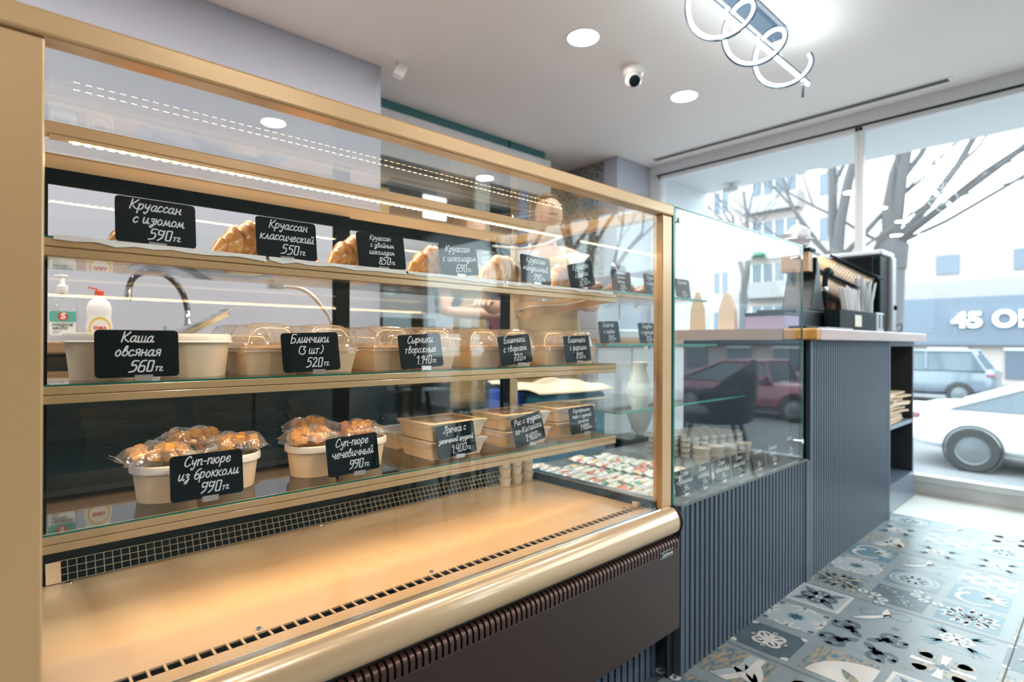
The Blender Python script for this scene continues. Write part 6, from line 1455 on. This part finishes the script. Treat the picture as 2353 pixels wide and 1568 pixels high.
# buildings
BW = mat('pale_render', (.33, .275, .255), .9, noise=(.6, .3, (.37, .31, .29))); WIN = mat('window_dark', (.10, .12, .15), .15); WFR = mat('window_white', (.72, .74, .75), .5)
t = thing('shop_building', 'pale two-storey building across the street with a grey shop fascia and white letters', 'building', (34.5, 0, GZ))
Z = lambda o: wparent(o, t)
Z(MB().box(34.5, 46, -40, 10.6, GZ, 6.1).build('wall', BW)); Z(MB().box(34.1, 34.5, -40, 10.6, .85, 3.15).build('fascia', mat('grey_fascia', (.10, .12, .155), .6)))
Z(MB().box(34.2, 34.5, -40, 10.6, 3.15, 4.0).build('cornice', mat('brownish_band', (.24, .22, .225), .8)))
for k, y in enumerate([8.6-2.9*i for i in range(14)]):
    w_ = Z(MB().box(34.42, 34.5, y-.75, y+.75, GZ+.3, .75).build('shop_window', WIN)); MB().box(34.40, 34.42, y-.8, y+.8, .62, .75).build('shop_window_head', WFR, w_)
    Z(MB().box(34.42, 34.5, y-.45, y+.45, 4.35, 5.3).build('window', WIN)) if k < 8 else None
lt = text_obj('lettering', '45 ОРАНЖ', .98, emis('lit_letters', (1, 1, 1), 1.0) if False else mat('white_letters', (.9, .9, .9), .5), None, .06, .035, 0, 'LEFT')
lt.data.transform(Matrix.Translation((34.0, 5.45, 2.02)) @ Matrix.Rotation(R(-90), 4, 'Z') @ Matrix.Rotation(R(90), 4, 'X') @ Matrix.Scale(1.18, 4, (1, 0, 0))); wparent(lt, t)
t = thing('apartment_block', 'pale apartment block with green balcony panels beyond the trees', 'building', (40, 18, GZ))
Z = lambda o: wparent(o, t)
Z(MB().box(40, 52, 11.6, 34, GZ, 26).build('wall', BW))
GRN = mat('green_balcony', (.07, .22, .11), .7); BPK = mat('pale_balcony', (.26, .24, .24), .7)
for fl2 in range(8):
    z = 1.2+3.0*fl2
    for bi, (ya, yb) in enumerate(((14.4, 18.2), (23.5, 27.5))):
        bal = Z(MB().box(38.9, 40, ya, yb, z-.15, z+.0).box(38.9, 38.98, ya, yb, z, z+.95).box(38.98, 40, ya, ya+.08, z, z+.95).box(38.98, 40, yb-.08, yb, z, z+.95).build('balcony', GRN if (fl2+bi) % 2 == 0 else BPK))
        MB().box(39.9, 40.0, ya+.3, yb-.3, z+.95, z+2.3).build('glazing', WIN, bal)
        for q in range(5): MB().box(39.85, 39.9, ya+.3+q*(yb-ya-.68)/4, ya+.38+q*(yb-ya-.68)/4, z+.95, z+2.3).build('mullion', WFR, bal)
    for y in (12.8, 20.2, 22.0, 29.6):
        w_ = Z(MB().box(39.95, 40, y-.6, y+.6, z+.5, z+2.0).build('window', WIN)); MB().box(39.92, 39.95, y-.04, y+.04, z+.5, z+2.0).box(39.92, 39.95, y-.66, y-.6, z+.44, z+2.06).box(39.92, 39.95, y+.6, y+.66, z+.44, z+2.06).build('window_frame', WFR, w_)
# trees
BARK = mat('bark', (.075, .068, .07), .9, bump=(6, .6))
def tree(lab, x, y, seed, main, h0, r0, twig=5, name='bare_tree', spread=1.0, depth0=4):
    rt = random.Random(seed); mb = MB()
    def grow(p, d, r, L_, dep):
        pts = [p]; q = Vector(p); dd = Vector(d).normalized(); n = 4; rad = [r]
        for i in range(n):
            dd = (dd+Vector((rt.uniform(-.16, .16), rt.uniform(-.16, .16), rt.uniform(-.06, .14)))).normalized(); q = q+dd*L_/n; pts.append(q.copy()); rad.append(r*(1-.5*(i+1)/n))
        mb.tube(pts, rad, 8 if r > .06 else 5, cap=False)
        if dep <= 0: return
        nb = 3 if dep > 1 else twig
        for k in range(nb):
            i = rt.randint(2, n); base = pts[i]; a = rt.uniform(0, 6.28); sp_2 = rt.uniform(.45, .95)*spread
            nd = (dd+Vector((math.cos(a)*sp_2, math.sin(a)*sp_2, rt.uniform(-.25, .35)))).normalized()
            grow(base, nd, rad[i]*rt.uniform(.5, .7), L_*rt.uniform(.55, .8), dep-1)
    base = Vector((x, y, GZ)); top = Vector((x, y+.05, h0)); mid = base.lerp(top, .5)+Vector((0, .1, 0))
    mb.tube([base, base+Vector((0, 0, .4)), mid, top], [r0*1.35, r0*1.05, r0, r0*.97], 14)
    mb.tube([top-Vector((0, 0, .5)), top, top+Vector((0, 0, .35))], [r0*1.0, r0*1.12, r0*.7], 12)
    for (dy, dx, dz_, r, L_) in main: grow(top, (dx, dy, dz_), r, L_, depth0)
    return tag(mb.build(name, BARK, smooth=True), lab, 'tree')
tree('thick bare tree in the left window, behind the leaning cup stack', 14.0, 4.28, 4, [(.24, .1, 1, .12, 3.4), (-.05, .0, 1, .13, 3.6), (.75, .2, .8, .06, 3.0), (-.6, .3, .9, .07, 2.6), (.5, -.4, .6, .05, 2.2), (.9, 0, .4, .04, 2.4), (-.8, 0, .4, .04, 2)], 2.75, .20, depth0=5)
tree('broad bare tree right of the window mullion with long branches to the right', 14.5, 3.35, 9, [(.10, .1, 1, .17, 3.4), (-.75, .1, 1, .09, 4.2), (-.95, -.1, .62, .07, 5.0), (-.22, .2, 1, .14, 3.0), (-1, -.2, .35, .05, 4.4), (-.6, -.5, .5, .05, 3.4), (.8, -.2, .5, .04, 2.5)], 3.05, .30, depth0=5)
tree('bare tree down the street, seen only in the glass, nearer one', 13.0, -9.5, 12, [(.3, .1, 1, .18, 3.4), (-.3, 0, 1, .17, 3.8), (.6, .3, .7, .1, 3)], 1.8, .25, depth0=3)
tree('bare tree down the street, seen only in the glass, farther one', 14.5, -14.5, 13, [(.3, .1, 1, .18, 3.4), (-.4, 0, 1, .17, 3.8), (.5, -.3, .7, .1, 3)], 1.8, .28, depth0=3)
tree('thin bare tree in front of the apartment block', 20.0, 9.2, 15, [(.3, .1, 1, .10, 3.4), (-.3, 0, 1, .09, 3.8), (.1, .3, 1, .07, 3)], 2.6, .13, depth0=4)
